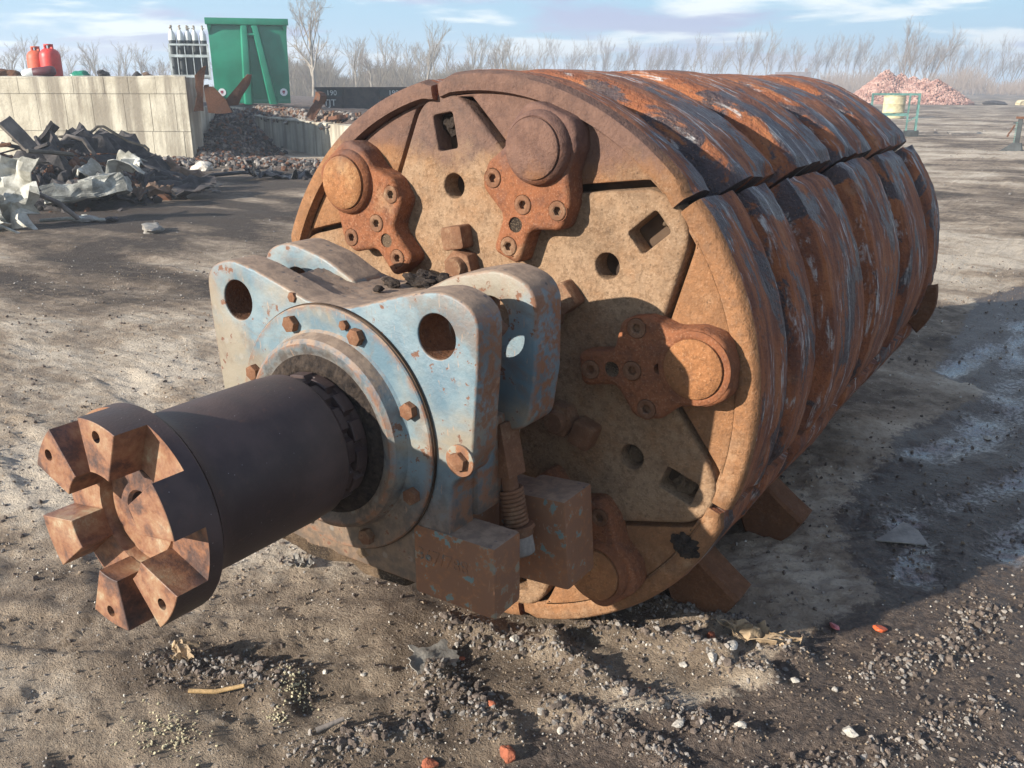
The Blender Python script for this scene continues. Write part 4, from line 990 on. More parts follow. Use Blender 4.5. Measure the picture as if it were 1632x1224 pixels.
def scatter(name, label, cat, pts, rad, mats, mat, seed, kind='stuff', parent=None):
    """one mesh of many small angular stones"""
    rr = np.random.default_rng(seed); base = []
    for k in range(6):
        b = bmesh.new(); bmesh.ops.create_icosphere(b, subdivisions=1, radius=1.0); co = np.array([v.co for v in b.verts])
        for _ in range(4): n = rr.normal(size=3); n /= np.linalg.norm(n); dd = co@n; co = co-np.outer(np.maximum(0, dd-rr.uniform(.4, .8)), n)
        base.append((co*np.array([1, rr.uniform(.6, .95), rr.uniform(.45, .8)]), np.array([[v.index for v in f.verts] for f in b.faces]))); b.free()
    VV = []; FF = []; off = 0
    for i, (p, r) in enumerate(zip(pts, rad)):
        co, f = base[i % 6]; q = rr.normal(size=4); q /= np.linalg.norm(q); w, x, y, z = q
        Rm = np.array([[1-2*(y*y+z*z), 2*(x*y-z*w), 2*(x*z+y*w)], [2*(x*y+z*w), 1-2*(x*x+z*z), 2*(y*z-x*w)], [2*(x*z-y*w), 2*(y*z+x*w), 1-2*(x*x+y*y)]])
        VV.append(co@Rm.T*r+p); FF.append(f+off); off += len(co)
    o = big(name, np.concatenate(VV), np.concatenate(FF), mat, parent)
    if parent is None: tag(o, label, cat, kind=kind)
    else: o['kind'] = kind
    return o
def rubble_heap():
    # two merging cones of crushed brick, ninety metres off
    peaks = [(-17.3, 86.3, 2.9, 3.5), (-13.2, 86.9, 2.1, 3.2), (-15.2, 87.0, 2.3, 3.4), (-16.2, 86.8, 2.55, 3.2), (-14.2, 87.0, 2.15, 3.2)]
    def hz(x, y): return np.max([np.clip(h*(1-np.hypot(x-px, (y-py)*.8)/rr), 0, None) for px, py, h, rr in peaks], axis=0)
    xs = np.linspace(-22, -9, 90); ys = np.linspace(82, 92, 70); X, Y = np.meshgrid(xs, ys); Z = hz(X, Y)+.14*fbm(X*2, Y*2, 0, 3, 71)*(hz(X, Y) > .02)-.06
    i = np.arange(X.size).reshape(X.shape); F = np.stack([i[:-1, :-1], i[:-1, 1:], i[1:, 1:], i[1:, :-1]], -1).reshape(-1, 4)
    o = big('brick_rubble', np.stack([X, Y, Z], -1).reshape(-1, 3), F, MAT['pink_brick']); tag(o, 'tall heap of pink crushed brick in the far yard', 'rubble heap', kind='stuff')
    rr = np.random.default_rng(5); n = 5200; x = rr.uniform(-21, -9.6, n); y = rr.uniform(82.5, 90, n); z = hz(x, y); k = z > .03
    scatter('loose_bricks', '', '', np.stack([x, y, z], -1)[k], rr.uniform(.05, .17, k.sum()), None, MAT['pink_brick'], 8, parent=o)
rubble_heap()
def far_bits():
    rr = random.Random(4)
    for i, (x, y, sx, sz, m, lab) in enumerate(((-8.6, 88, 1.1, .28, 'charred', 'long dark scrap lying at the foot of the brick heap'), (-6.6, 88.5, .55, .32, 'straw', 'small yellow bale on the ground right of the brick heap'), (-5.2, 88, .6, .3, 'charred', 'dark low scrap right of the yellow bale'))):
        me = chunk_mesh('scrap_piece', 40+i, MAT[m], 3, .5, (sx, .5, sz)); o = link('scrap_piece' if m != 'straw' else 'straw_bale', me); o.location = (x, y, .1); tag(o, lab, 'scrap' if m != 'straw' else 'bale')
    V = [(-4.4, 92, .03), (40, 108, .03), (40, 108.5, .32), (-4.4, 92.5, .32)]; V += [(a, b+6, c) for a, b, c in V]
    tag(mk('pale_bank', V, [(0, 1, 2, 3), (3, 2, 6, 7), (1, 5, 6, 2), (0, 3, 7, 4)], MAT['straw']), 'pale straw coloured bank below the far trees', kind='structure')
far_bits()
def far_house():
    x, y = -62, 205; r = tag(empty('house', (x, y, 0), R_(18)), 'hazy brick house with pitched roof among the far trees', 'house'); r.scale = (.78, .78, .78)
    W, D, H = 9, 6, 3.2
    MB().box((0, 0, H/2), (W, D, H)).build('wall', MAT['house_brick'], r)
    V = [(-W/2-.3, -D/2-.4, H-.1), (W/2+.3, -D/2-.4, H-.1), (W/2+.3, D/2+.4, H-.1), (-W/2-.3, D/2+.4, H-.1), (-W/2-.3, 0, H+2.4), (W/2+.3, 0, H+2.4)]
    rf = mk('roof', V, [(0, 1, 5, 4), (2, 3, 4, 5), (0, 4, 3), (1, 2, 5), (0, 3, 2, 1)], MAT['house_roof'], r); MB().box((W/2-1, .2, H+2.5), (.8, .8, 1.6)).build('chimney', MAT['house_brick'], rf)
    for xx in (-2.6, .2, 2.8): w = MB().box((xx, -D/2-.01, 1.8), (1.2, .08, 1.2)).build('window', MAT['cage_paint'], r); MB().box((xx, -D/2-.06, 1.8), (1.0, .03, 1.0)).build('pane', MAT['dark_machine'], w)
far_house()

# ------------------------------------------------------------------ bare trees
def tree_mesh(seed, height, spread, lean, levels=5, poplar=False, trunkr=.16):
    rr = np.random.default_rng(seed); T = ([], []); C = ([], [])
    def tube(dst, pts, rs, n):
        V, F = dst; base = len(V); d = pts[-1]-pts[0]; d = d/np.linalg.norm(d); a = np.cross(d, [0.3, .5, .8]); a /= np.linalg.norm(a); b = np.cross(d, a)
        for p, r in zip(pts, rs):
            for k in range(n): t = 2*math.pi*k/n; V.append(p+(a*math.cos(t)+b*math.sin(t))*r)
        for i in range(len(pts)-1):
            for k in range(n): F.append((base+i*n+k, base+i*n+(k+1) % n, base+(i+1)*n+(k+1) % n, base+(i+1)*n+k))
    def grow(p, d, L, r, lv):
        n = 4 if lv < 2 else 2; pts = [p]; dd = d
        for i in range(n):
            dd = dd+rr.normal(size=3)*(.10 if lv < 2 else .16)+np.array([lean*(.10 if lv < 2 else .03), lean*.03, .06 if lv else .04]); dd /= np.linalg.norm(dd); pts.append(pts[-1]+dd*L/n)
        rs = list(np.linspace(r, r*(.50 if lv < levels-1 else .35), n+1)); tube(T if lv < 2 else C, pts, rs, 6 if lv == 0 else (4 if lv < 3 else 3))
        if lv >= levels-1: return
        nk = (rr.integers(6, 9) if poplar else rr.integers(6, 9)) if lv == 0 else (rr.integers(4, 6) if lv < 4 else 3)
        for k in range(nk):
            t = (.22 if lv == 0 else .25)+(.76 if lv == 0 else .74)*(k+rr.uniform(.2, .9))/nk; t = min(t, .999); i = min(int(t*n), n-1); q = pts[i]+(pts[i+1]-pts[i])*(t*n-i)
            ax = rr.normal(size=3); ax -= dd*(ax@dd); ax /= np.linalg.norm(ax); an = (rr.uniform(.25, .5) if poplar else rr.uniform(.4, .85))*spread
            nd = dd*math.cos(an)+ax*math.sin(an); nd[2] += .15; nd /= np.linalg.norm(nd)
            l2 = L*(rr.uniform(.42, .62) if lv else rr.uniform(.40, .58)*(1.15-.45*t)); grow(q, nd, l2, max(.009, r*(.52 if lv == 0 else .48)*(1.1-.4*t)), lv+1)
    if poplar and lean > .3:
        for k in range(3): a = rr.uniform(0, 6.28); grow(np.array([.2*math.cos(a), .2*math.sin(a), 0]), np.array([lean*.16+.26*math.cos(a), .26*math.sin(a), 1.]), height*rr.uniform(.62, .86), trunkr*.7, 0)
    else: grow(np.zeros(3), np.array([lean*.18, 0, 1.]), height*.86, trunkr, 0)
    return T, C
TREES = []
def tree_protos():
    specs = [(1, 9, 1.0, .15, 6, False, .20, 'bark_pale', 'twig_pale'), (2, 8, 1.0, -.05, 5, False, .16, 'bark_pale', 'twig_brown'), (3, 9.5, .85, .1, 5, True, .15, 'bark_pale', 'twig_pale'),
             (4, 9, .80, .32, 5, True, .10, 'twig_brown', 'twig_brown'), (5, 10, .75, .42, 5, True, .10, 'twig_brown', 'twig_brown'), (6, 6.5, 1.1, .4, 5, False, .12, 'twig_brown', 'twig_brown'), (7, 8.5, .9, .22, 5, True, .10, 'twig_brown', 'twig_pale')]
    for sd, h, sp, ln, lv, pop, tr, mb, mc in specs:
        T, C = tree_mesh(sd, h, sp, ln, lv, pop, tr); ms = []
        for (V, F), nm, m in ((T, 'trunk', mb), (C, 'crown', mc)):
            me = bpy.data.meshes.new(nm); V = np.array(V, np.float32); F = np.array(F, np.int32); me.vertices.add(len(V)); me.vertices.foreach_set('co', V.ravel()); me.loops.add(F.size); me.loops.foreach_set('vertex_index', F.ravel())
            me.polygons.add(len(F)); me.polygons.foreach_set('loop_start', np.arange(0, F.size, 4, dtype=np.int32)); me.update(calc_edges=True); me.materials.append(MAT[m]); ms.append(me)
        TREES.append(ms)
tree_protos()
def plant_tree(k, x, y, s, rz, label, group=None, z=-.1, sz=1.):
    r = tag(empty('bare_tree', (x, y, z), rz), label, 'tree', group); r.scale = (s, s, s*sz)
    link('trunk', TREES[k][0], r); link('crown', TREES[k][1], r); return r
def camdir(deg, D):   # bearing from the yard's middle: 0 = straight ahead of the photographer, positive to the right
    a = R_(33.5-deg); return 1.42-math.sin(a)*D, -2.0+math.cos(a)*D
def forest():
    rr = random.Random(12)
    x, y = camdir(-11.9, 76); plant_tree(0, x, y, .76, .6, 'tall pale bare tree standing alone behind the black skip', z=.3)
    x, y = camdir(-5.4, 82); plant_tree(2, x, y, .60, 2.2, 'slender pale tree rising above the wood left of the rotor top', z=.3)
    x, y = camdir(-9.4, 84); plant_tree(2, x, y, .48, .3, 'smaller pale bare tree right of the tall lone tree', z=.3)
    # left and middle wood
    for i in range(64):
        dg = -31+i*.50+rr.uniform(-.35, .35); D = rr.uniform(96, 135)
        x, y = camdir(dg, D); n1_ = sum(1 for o in bpy.data.objects if o.get('group') == 'trees of the left wood'); s = rr.uniform(.42, .62) if dg < -14 else rr.uniform(.50, .70)
        plant_tree(rr.choice((0, 1, 2, 5)) if i % 5 else 1, x, y, s*D/115, rr.uniform(-.5, .5)+(3 if rr.random() < .5 else 0), 'bare tree in the long wood behind the raised yard' if dg < -14 else 'bare pale tree in the wood between container and rotor', 'trees of the left wood' if dg < -14 else 'trees of the middle wood', z=0)
    # right-hand wind-bent row
    for i in range(38):
        dg = 0.5+i*.80+rr.uniform(-.22, .22); D = rr.uniform(185, 235)
        x, y = camdir(dg, D); s = rr.uniform(.78, 1.05)*(1.0 if dg < 20 else .92)
        plant_tree(rr.choice((3, 4, 6)), x, y, s*1.12, R_(33.5-dg)*0+R_(20)+rr.uniform(-.2, .2), 'tall bare tree bent to the right in the far hazy row', 'wind-bent trees of the far row', z=0)
    x, y = camdir(23.2, 128); plant_tree(3, x, y, .86, .3, 'broad bushy bare tree right behind the brick heap', z=0); x, y = camdir(22.4, 128); plant_tree(6, x, y, .78, .5, 'darker bare tree at the left shoulder of the brick heap', z=0)
    # thickets: uncountable twigs
    def thicket(name, label, d0, d1, Dr, hr, n, seed, mat):
        q = np.random.default_rng(seed); dg = q.uniform(d0, d1, n); D = q.uniform(*Dr, n); a = np.radians(33.5-dg); X = 1.42-np.sin(a)*D; Y = -2+np.cos(a)*D
        prof = (.65+.35*fbm(dg*.7, 0*dg, 0, 3, seed)); h = q.uniform(.45, 1, n)**.7*hr*np.clip(prof, .3, 1.2); lean = q.normal(size=(n, 2))*.30
        w = .028; V = np.zeros((n, 6, 3)); z0 = q.uniform(0, .35, n)*h
        ca, sa = np.cos(a), np.sin(a)
        for j, (t, wd) in enumerate(((0, w), (.55, w*.8), (1, w*.4))):
            bx = X+lean[:, 0]*h*t**1.3; by = Y+lean[:, 1]*h*t**1.3; bz = z0+(h-z0)*t
            V[:, j*2] = np.stack([bx-wd*ca, by-wd*sa, bz], -1); V[:, j*2+1] = np.stack([bx+wd*ca, by+wd*sa, bz], -1)
        b = np.arange(n)[:, None]*6; F = np.concatenate([b+np.array([0, 1, 3, 2]), b+np.array([2, 3, 5, 4])])
        tag(big(name, V.reshape(-1, 3), F, MAT[mat]), label, 'thicket', kind='stuff')
    thicket('thicket', 'long grey brown thicket under the left trees', -32, -13, (90, 130), 2.7, 9000, 3, 'scrub')
    thicket('thicket', 'dense brown wood edge behind the black skip', -14, 3, (100, 140), 5.2, 16000, 4, 'scrub')
    thicket('thicket', 'hazy undergrowth along the far right tree row', 0, 31, (160, 215), 4.6, 9000, 5, 'twig_brown')
forest()

# ------------------------------------------------------------------ scrap by the walls
def solid(name, V, F, mat, parent=None, th=.01, smooth=40):
    """thicken an open sheet into a closed shell"""
    V = np.array([tuple(v) for v in V], float); me = bpy.data.meshes.new('tmp'); me.from_pydata(V.tolist(), [], [tuple(map(int, f)) for f in F])
    bm = bmesh.new(); bm.from_mesh(me); bmesh.ops.recalc_face_normals(bm, faces=bm.faces); bm.normal_update(); bm.verts.ensure_lookup_table()
    N = np.array([v.normal for v in bm.verts]); n = len(V); F0 = [[v.index for v in f.verts] for f in bm.faces]
    rim = [(e.verts[0].index, e.verts[1].index) for e in bm.edges if len(e.link_faces) == 1]; bm.free(); bpy.data.meshes.remove(me)
    F2 = [tuple(f) for f in F0]+[tuple(i+n for i in f[::-1]) for f in F0]+[(a, b, b+n, a+n) for a, b in rim]
    return mk(name, np.concatenate([V, V-N*th]), F2, mat, parent, smooth)
def sheet(name, c, size, rot, mat, seed, crumple=.12, n=16, th=.008, parent=None, fold=0., ragged=.12):
    """a torn, crumpled sheet of metal: size (length, width), rot Euler degrees"""
    u, v = np.meshgrid(np.linspace(-1, 1, n), np.linspace(-1, 1, n)); r1 = 1+ragged*fbm(v*2.2+seed, u*0, 0, 3, seed % 40+1); r2 = 1+ragged*fbm(u*2.2, v*0+seed, 0, 3, seed % 40+2)
    X = u*size[0]/2*r1; Y = v*size[1]/2*r2; f = 1.6/max(size)
    k = np.abs(fbm(X*f*2+seed, Y*f*2, 0, 3, seed % 60+3)); Z = crumple*(k*1.6-.5)+fold*np.abs(u+.2*v)
    X = X+crumple*.5*fbm(X*f*3, Y*f*3, 3, 2, seed+5); Y = Y+crumple*.5*fbm(X*f*3, Y*f*3, 7, 2, seed+6)
    i = np.arange(n*n).reshape(n, n); F = np.stack([i[:-1, :-1], i[:-1, 1:], i[1:, 1:], i[1:, :-1]], -1).reshape(-1, 4)
    o = solid(name, np.stack([X, Y, Z], -1).reshape(-1, 3), F, mat, parent, th, 30); o.location = c; o.rotation_euler = [R_(a) for a in rot]; return o
def lump(name, c, size, mat, seed, sub=3, amp=.5, rz=0, tilt=0):
    o = link(name, chunk_mesh(name, seed, mat, sub, amp, size)); o.location = c; o.rotation_euler = (tilt, tilt*.5, rz); return o
def mound(name, label, path, w, h, mat, seed, x0, x1, y0, y1, res=.10, noise=.12, slope=None):
    xs = np.arange(x0, x1, res); ys = np.arange(y0, y1, res); X, Y = np.meshgrid(xs, ys); d = seg_d(X, Y, path)
    Z = h*np.exp(-(d/w)**2)*(1+.5*fbm(X*1.5, Y*1.5, 0, 3, seed))+noise*fbm(X*4, Y*4, 0, 3, seed+1)*np.exp(-(d/w)**2)
    if slope is not None: Z = slope(X, Y, d)
    Z = Z-.08+gh(X, Y)*0; i = np.arange(X.size).reshape(X.shape); F = np.stack([i[:-1, :-1], i[:-1, 1:], i[1:, 1:], i[1:, :-1]], -1).reshape(-1, 4)
    F = F[~np.isnan(Z.ravel()[F]).any(1)]; Z = np.nan_to_num(Z)
    u_, inv = np.unique(F, return_inverse=True); P3 = np.stack([X, Y, Z], -1).reshape(-1, 3)[u_]; F = inv.reshape(-1, 4)
    o = tag(big(name, P3, F, mat), label, 'scrap heap', kind='stuff'); return o, (lambda x, y: h*np.exp(-(seg_d(x, y, path)/w)**2))
def bits(parent, hf, path, w, n, rmin, rmax, mats, seed, zoff=0.):
    """loose fragments over a heap, one mesh per material"""
    rr = np.random.default_rng(seed)
    for j, m in enumerate(mats):
        t = rr.uniform(0, 1, n); k = np.minimum((t*(len(path)-1)).astype(int), len(path)-2); f = t*(len(path)-1)-k; P = np.array(path)
        x = P[k, 0]+(P[k+1, 0]-P[k, 0])*f+rr.normal(size=n)*w*.62; y = P[k, 1]+(P[k+1, 1]-P[k, 1])*f+rr.normal(size=n)*w*.62
        scatter('fragments', '', '', np.stack([x, y, np.maximum(hf(x, y)-.06, gh(x, y))+zoff], -1), rr.uniform(rmin, rmax, n)**1.0, None, MAT[m], seed+j, parent=parent)
def tangle(path, hf):
    rr = random.Random(77); P = path
    kinds = ['twisted black bar', 'bent dark rod', 'burnt black strip', 'dark curled wire']
    for i in range(46):
        k = rr.randrange(len(P)-1); f = rr.random(); x = P[k][0]+(P[k+1][0]-P[k][0])*f+rr.gauss(0, .55); y = P[k][1]+(P[k+1][1]-P[k][1])*f+rr.gauss(0, .55)
        z = float(hf(np.array([x]), np.array([y]))[0])+rr.uniform(.0, .22); a = rr.uniform(0, 6.28); L = rr.uniform(.35, 1.1); el = rr.uniform(-.35, .6); pts = []
        bend = rr.uniform(-.9, .9)
        for j in range(6): t = j/5-.5; aa = a+bend*t; pts.append((x+math.cos(aa)*L*t*math.cos(el), y+math.sin(aa)*L*t*math.cos(el), max(.03, z+L*t*math.sin(el)+.12*bend*t*t)))
        b = MB()
        if i % 4 == 2:
            for p, q in zip(pts, pts[1:]): b.bar(p, q, rr.uniform(.05, .11), .02)
        else: b.tube(pts, rr.choice((.012, .018, .03, .04)), 6)
        tag(b.build(('bar', 'rod', 'strip', 'wire')[i % 4], MAT[rr.choice(('charred', 'charred', 'charred', 'dark_pipe', 'scraprust', 'grey_plank'))], None, 50), kinds[i % 4]+' sticking out of the burnt scrap heap', ('bar', 'rod', 'strip', 'wire')[i % 4], 'burnt bars and rods in the scrap heap')
def scrap():
    path = [(-14.6, 3.2), (-12.2, 4.3), (-11.3, 5.4), (-12.6, 6.8)]
    o, hf = mound('scrap_heap', 'low black heap of burnt scrap in front of the tall wall', path, 1.15, .62, MAT['charred'], 21, -17, -8.5, 1.5, 9.5, .11, .3)
    bits(o, hf, path, 1.2, 360, .03, .13, ['charred', 'charred', 'grey_plank', 'scraprust'], 31); tangle(path, hf)
    T = tag
    T(sheet('car_panel', (-9.15, 3.32, .40), (1.15, .85), (68, 8, 40), MAT['dirty_white'], 3, .16, 14, .02, None, .10), 'crumpled cream car body panel at the left edge of the yard', 'car panel')
    T(sheet('car_panel', (-8.98, 3.02, .20), (.62, .42), (55, -20, 62), MAT['dirty_white'], 8, .14, 12, .015), 'small bent pale panel lying under the cream car panel', 'car panel')
    b = MB(); b.bar((-11.42, 4.82, 1.12), (-11.05, 5.36, .20), .20, .07, (1, 0, .3)); o = b.build('plank', MAT['grey_plank']); roughen(o, .02, 4, 3); T(o, 'grey weathered plank leaning to the right out of the scrap heap', 'plank')
    b = MB(); b.bar((-11.50, 5.60, 1.02), (-11.78, 5.10, .38), .26, .05, (.8, .6, 0)); o = b.build('board', MAT['charred']); roughen(o, .025, 5, 3); T(o, 'dark splintered board standing beside the grey plank', 'board')
    b = MB(); b.tube([(-12.77, 6.41, .50), (-12.57, 6.74, .80), (-12.48, 6.87, .93), (-12.43, 6.95, .93), (-12.34, 7.09, .81), (-12.24, 7.24, .69), (-12.1, 7.44, .60)], .022, 8); b.tube([(-12.12, 7.42, .62), (-12.08, 7.47, .56), (-12.09, 7.45, .38), (-12.24, 7.25, .22)], .026, 8)
    T(b.build('bent_pipe', MAT['dark_pipe'], None, 60), 'long thin bent pipe arching in front of the tall wall', 'pipe')
    b = MB(); b.tube([(-12.75, 6.55, .38), (-12.62, 6.74, .55), (-12.52, 6.86, .68)], [.03, .04, .012], 7); T(b.build('bar', MAT['dark_pipe'], None, 60), 'short dark pointed bar under the bent pipe', 'bar')
    b = MB(); b.tube([(-11.8, 5.55, .55), (-11.66, 5.85, .85), (-11.52, 6.0, .80), (-11.42, 6.1, .55), (-11.5, 6.0, .32), (-11.7, 5.7, .22)], .035, 8); T(b.build('hose', MAT['grey_plank'], None, 60), 'grey hose looping down the right side of the scrap heap', 'hose')
    T(sheet('white_sheet', (-10.50, 5.68, .40), (.95, .55), (12, -10, 38), MAT['dirty_white'], 15, .17, 16, .012), 'crumpled white metal sheet on top of the scrap heap', 'metal sheet')
    o = MB().box((0, 0, 0), (1.0, .42, .20)).box((.18, .05, .08), (.5, .3, .14)).build('crusted_slab', MAT['crusty_grey']); roughen(o, .055, 4.5, 6); o.location = (-9.84, 4.90, .26); o.rotation_euler = (R_(-8), R_(-8), R_(57)); T(o, 'thick grey crusted slab lying in front of the white sheet', 'slab')
    for i, (x, y, z, sx, sy, ry, m, lab) in enumerate(((-9.62, 5.75, .16, .48, .30, 58, 'brown_board', 'brown flat board at the right foot of the scrap heap'), (-10.05, 6.25, .14, 1.25, .6, 45, 'charred', 'black flat sheet trailing from the scrap heap to the right'),
            (-10.7, 6.9, .12, 1.0, .55, 30, 'charred', 'black curled sheet nearest the debris slope'), (-9.85, 5.35, .10, .7, .35, 50, 'charred', 'black sheet tucked under the grey crusted slab'), (-11.6, 7.7, .10, .8, .45, 20, 'brown_board', 'rusty brown plate lying at the foot of the tall wall'), (-12.4, 7.9, .15, .7, .4, 70, 'scraprust', 'rusty plate leaning at the wall below the bent pipe end'))):
        T(sheet('scrap_sheet', (x, y, z+g1(x, y)), (sx, sy), (8+5*i, -8+4*i, ry), MAT[m], 70+i, .10, 12, .015), lab, 'scrap sheet')
    T(sheet('bin_liner', (-11.05, 9.35, .10+g1(-11, 9.3)), (1.0, .45), (0, 6, 48), MAT['bin_liner'], 83, .20, 20, .01, None, 0, .3), 'shiny black plastic bag in front of the debris slope', 'plastic bag')
    b = MB(); b.tube([(-11.9, 8.5, .06), (-11.55, 8.9, .10), (-11.3, 9.1, .10)], .035, 8); T(b.build('hose', MAT['bin_liner'], None, 60), 'black hose leading to the plastic bag', 'hose')
    b = MB(); b.bar((-12.6, 4.35, .55), (-12.35, 4.75, 1.06), .07, .07); b.bar((-12.52, 4.75, 1.10), (-12.18, 4.78, 1.00), .06, .06); T(b.build('tee_bar', MAT['charred']), 'dark tee shaped bar at the top left of the scrap heap', 'bar')
    for i, (a, c, r, m, lab) in enumerate((((-12.3, 5.2, .75), (-10.6, 6.2, .25), .03, 'charred', 'long black rod sloping down the scrap heap'), ((-11.0, 5.6, .55), (-10.5, 5.75, .20), .025, 'scraprust', 'thin rusty rod between hose and white sheet'), ((-9.0, 3.75, .06), (-8.55, 4.35, .03), .022, 'dirty_white', 'white rod on the ground right of the cream car panel'), ((-9.05, 3.7, .42), (-8.72, 4.1, .03), .03, 'grey_plank', 'grey strut propping the cream car panel'), ((-8.7, 2.7, .25), (-8.45, 3.2, .03), .015, 'dirty_white', 'white wire at the lower left corner of the scrap'))):
        b = MB(); b.tube([a, [(p+q)/2+.03 for p, q in zip(a, c)], c], r, 7); T(b.build('rod', MAT[m], None, 60), lab, 'rod')
    for i, (x, y, sx, m, lab) in enumerate(((-9.02, 4.35, .10, 'dirty_white', 'white scrap of plastic below the grey slab'), (-8.75, 4.15, .16, 'grey_sheet', 'pale grey folded strip right of the cream car panel'), (-8.45, 4.3, .12, 'charred', 'small dark folded scrap on the ground right of the white rod'), (-13.4, 9.5, .26, 'pale_stone', 'pale concrete lump at the foot of the debris slope'), (-14.2, 9.45, .18, 'pale_stone', 'round pale plate left of the concrete lump'), (-7.4, 4.1, .22, 'grey_sheet', 'thin pale strip on the dark ground left of the housing'))):
        o = lump('scrap_piece' if 'stone' not in m else 'concrete_lump', (x, y, g1(x, y)+sx*.15), (sx, sx*.6, sx*(.35 if m != 'pale_stone' else .5)), MAT[m], 90+i, 3, .7, i*1.1); T(o, lab, 'scrap' if 'stone' not in m else 'concrete')
    # debris slope between the walls
    path = [(-16.6, 13.4), (-15.4, 12.6), (-14.3, 11.9)]
    def sl(X, Y, d): 
        t = np.clip((X+17.6)/3.2, 0, 1); return np.clip((1.15-1.05*t)*np.exp(-(seg_d(X, Y, [(-17.6, 14.0), (-14.9, 11.3)])/(.75))**2)*(1+.25*fbm(X*3, Y*3, 0, 3, 5))-.05, -.2, 2)
    o, _ = mound('debris_slope', 'sloping pile of dark mixed debris between the two concrete walls', path, 1.0, 1.0, MAT['charred'], 41, -19.5, -11.5, 9.8, 16.5, .10, .2, sl)
    hf2 = lambda x, y: np.clip(sl(x, y, 0), 0, 3)
    bits(o, hf2, [(-17.6, 14.0), (-14.6, 11.0)], .62, 600, .025, .10, ['charred', 'grey_plank', 'charred', 'scraprust'], 51, .03)
    path = [(-17, 9.2), (-14.6, 10.0), (-13.2, 10.8), (-11.2, 11.2), (-9.6, 10.6)]
    o, hf = mound('wall_foot_debris', 'strip of loose debris along the foot of the concrete walls', path, .55, .16, MAT['deck'], 44, -18.5, -8, 8, 13, .10, .1)
    bits(o, hf, path, .55, 420, .02, .09, ['charred', 'scraprust', 'grey_stone', 'grey_plank'], 61, .03)
    path = [(-20.8, 17.6), (-17.2, 15.75), (-13.0, 13.55)]
    o, hf = mound('deck_edge_debris', 'low ridge of dirt and debris along the top of the low wall', path, .5, .13, MAT['deck'], 47, -23, -11, 12.2, 19, .10, .1, lambda X, Y, d: np.where(d < .52, .74+.24*np.exp(-(d/.36)**2)*(1+.35*fbm(X*2, Y*2, 0, 3, 9)), np.nan))
    bits(o, lambda x, y: .66+.32*np.exp(-(seg_d(x, y, path)/.40)**2), path, .36, 380, .02, .09, ['charred', 'scraprust', 'brown_board', 'grey_stone'], 71, .02)
    # torn rusty steel on the wall corner
    def horn(pts, w, m, lab):
        V = []; F = []; n = len(pts)
        for i, p in enumerate(pts):
            ww = w[i]; V += [Vector(p)+Vector((.6*ww, .8*ww, 0)), Vector(p)-Vector((.6*ww, .8*ww, 0)), Vector(p)-Vector((.35*ww, .45*ww, 0))+Vector((-.12, .1, .02))]
        for i in range(n-1):
            for j in range(2): F.append((i*3+j, (i+1)*3+j, (i+1)*3+j+1, i*3+j+1))
        T(roughen(solid('torn_steel', V, F, MAT[m], None, .05), .03, 3, 2), lab, 'torn steel')
    horn([(-15.05, 10.85, 1.05), (-14.95, 10.9, 1.4), (-14.92, 10.9, 1.75), (-14.80, 10.95, 1.93)], [.10, .07, .10, .03], 'scraprust', 'curled rusty steel horn on the end of the tall wall')
    horn([(-14.7, 11.15, 1.02), (-14.75, 11.1, 1.30), (-14.85, 11.05, 1.55)], [.26, .20, .08], 'scraprust', 'dark rusty steel plate behind the curled horn')
    horn([(-15.75, 12.3, 1.1), (-15.55, 12.4, 1.4), (-15.4, 12.5, 1.62), (-15.28, 12.55, 1.80)], [.20, .14, .12, .05], 'scraprust', 'dark folded rusty steel standing in front of the green container')
    b = MB(); b.bar((-14.9, 13.95, .80), (-14.75, 14.1, 1.18), .26, .20); b.bar((-14.76, 14.08, 1.15), (-14.68, 14.12, 1.38), .22, .18, (.3, .2, 1)); o = b.build('steel_stub', MAT['scraprust']); roughen(o, .03, 4, 3); T(o, 'upright orange rusty steel stub on the low wall', 'steel stub')
    for i, (x, y, lab) in enumerate(((-13.45, 13.35, 'rusty plank nearer the rotor on the low wall edge'), (-13.75, 13.55, 'rusty plank farther from the rotor on the low wall edge'))):
        b = MB(); b.bar((x-.28, y+.12, .84), (x+.25, y-.12, .90+.03*i), .22, .08); o = b.build('rusty_plank', MAT['brown_board' if i else 'scraprust']); roughen(o, .02, 5, 2); T(o, lab, 'plank')
    # odds and ends on top of the tall wall
    for i, (t, m, s, lab) in enumerate(((.745, 'scraprust', .34, 'brown rusty scrap at the far left top of the wall'), (.845, 'green', .20, 'low green box behind the wall right of the propane cylinders'), (.875, 'charred', .20, 'dark flat scrap on the wall top near the green box'), (.92, 'charred', .15, 'dark wheel-like scrap on the middle of the wall top'), (.935, 'brown_board', .12, 'little brown scrap on the wall top left of the cage'))):
        x = W0[0]+(W1[0]-W0[0])*t; y = W0[1]+(W1[1]-W0[1])*t; o = lump('wall_scrap', (x-.2, y+.45, 1.76), (s, s*.7, s*.6), MAT[m], 110+i, 3, .6, i); T(o, lab, 'scrap')
scrap()

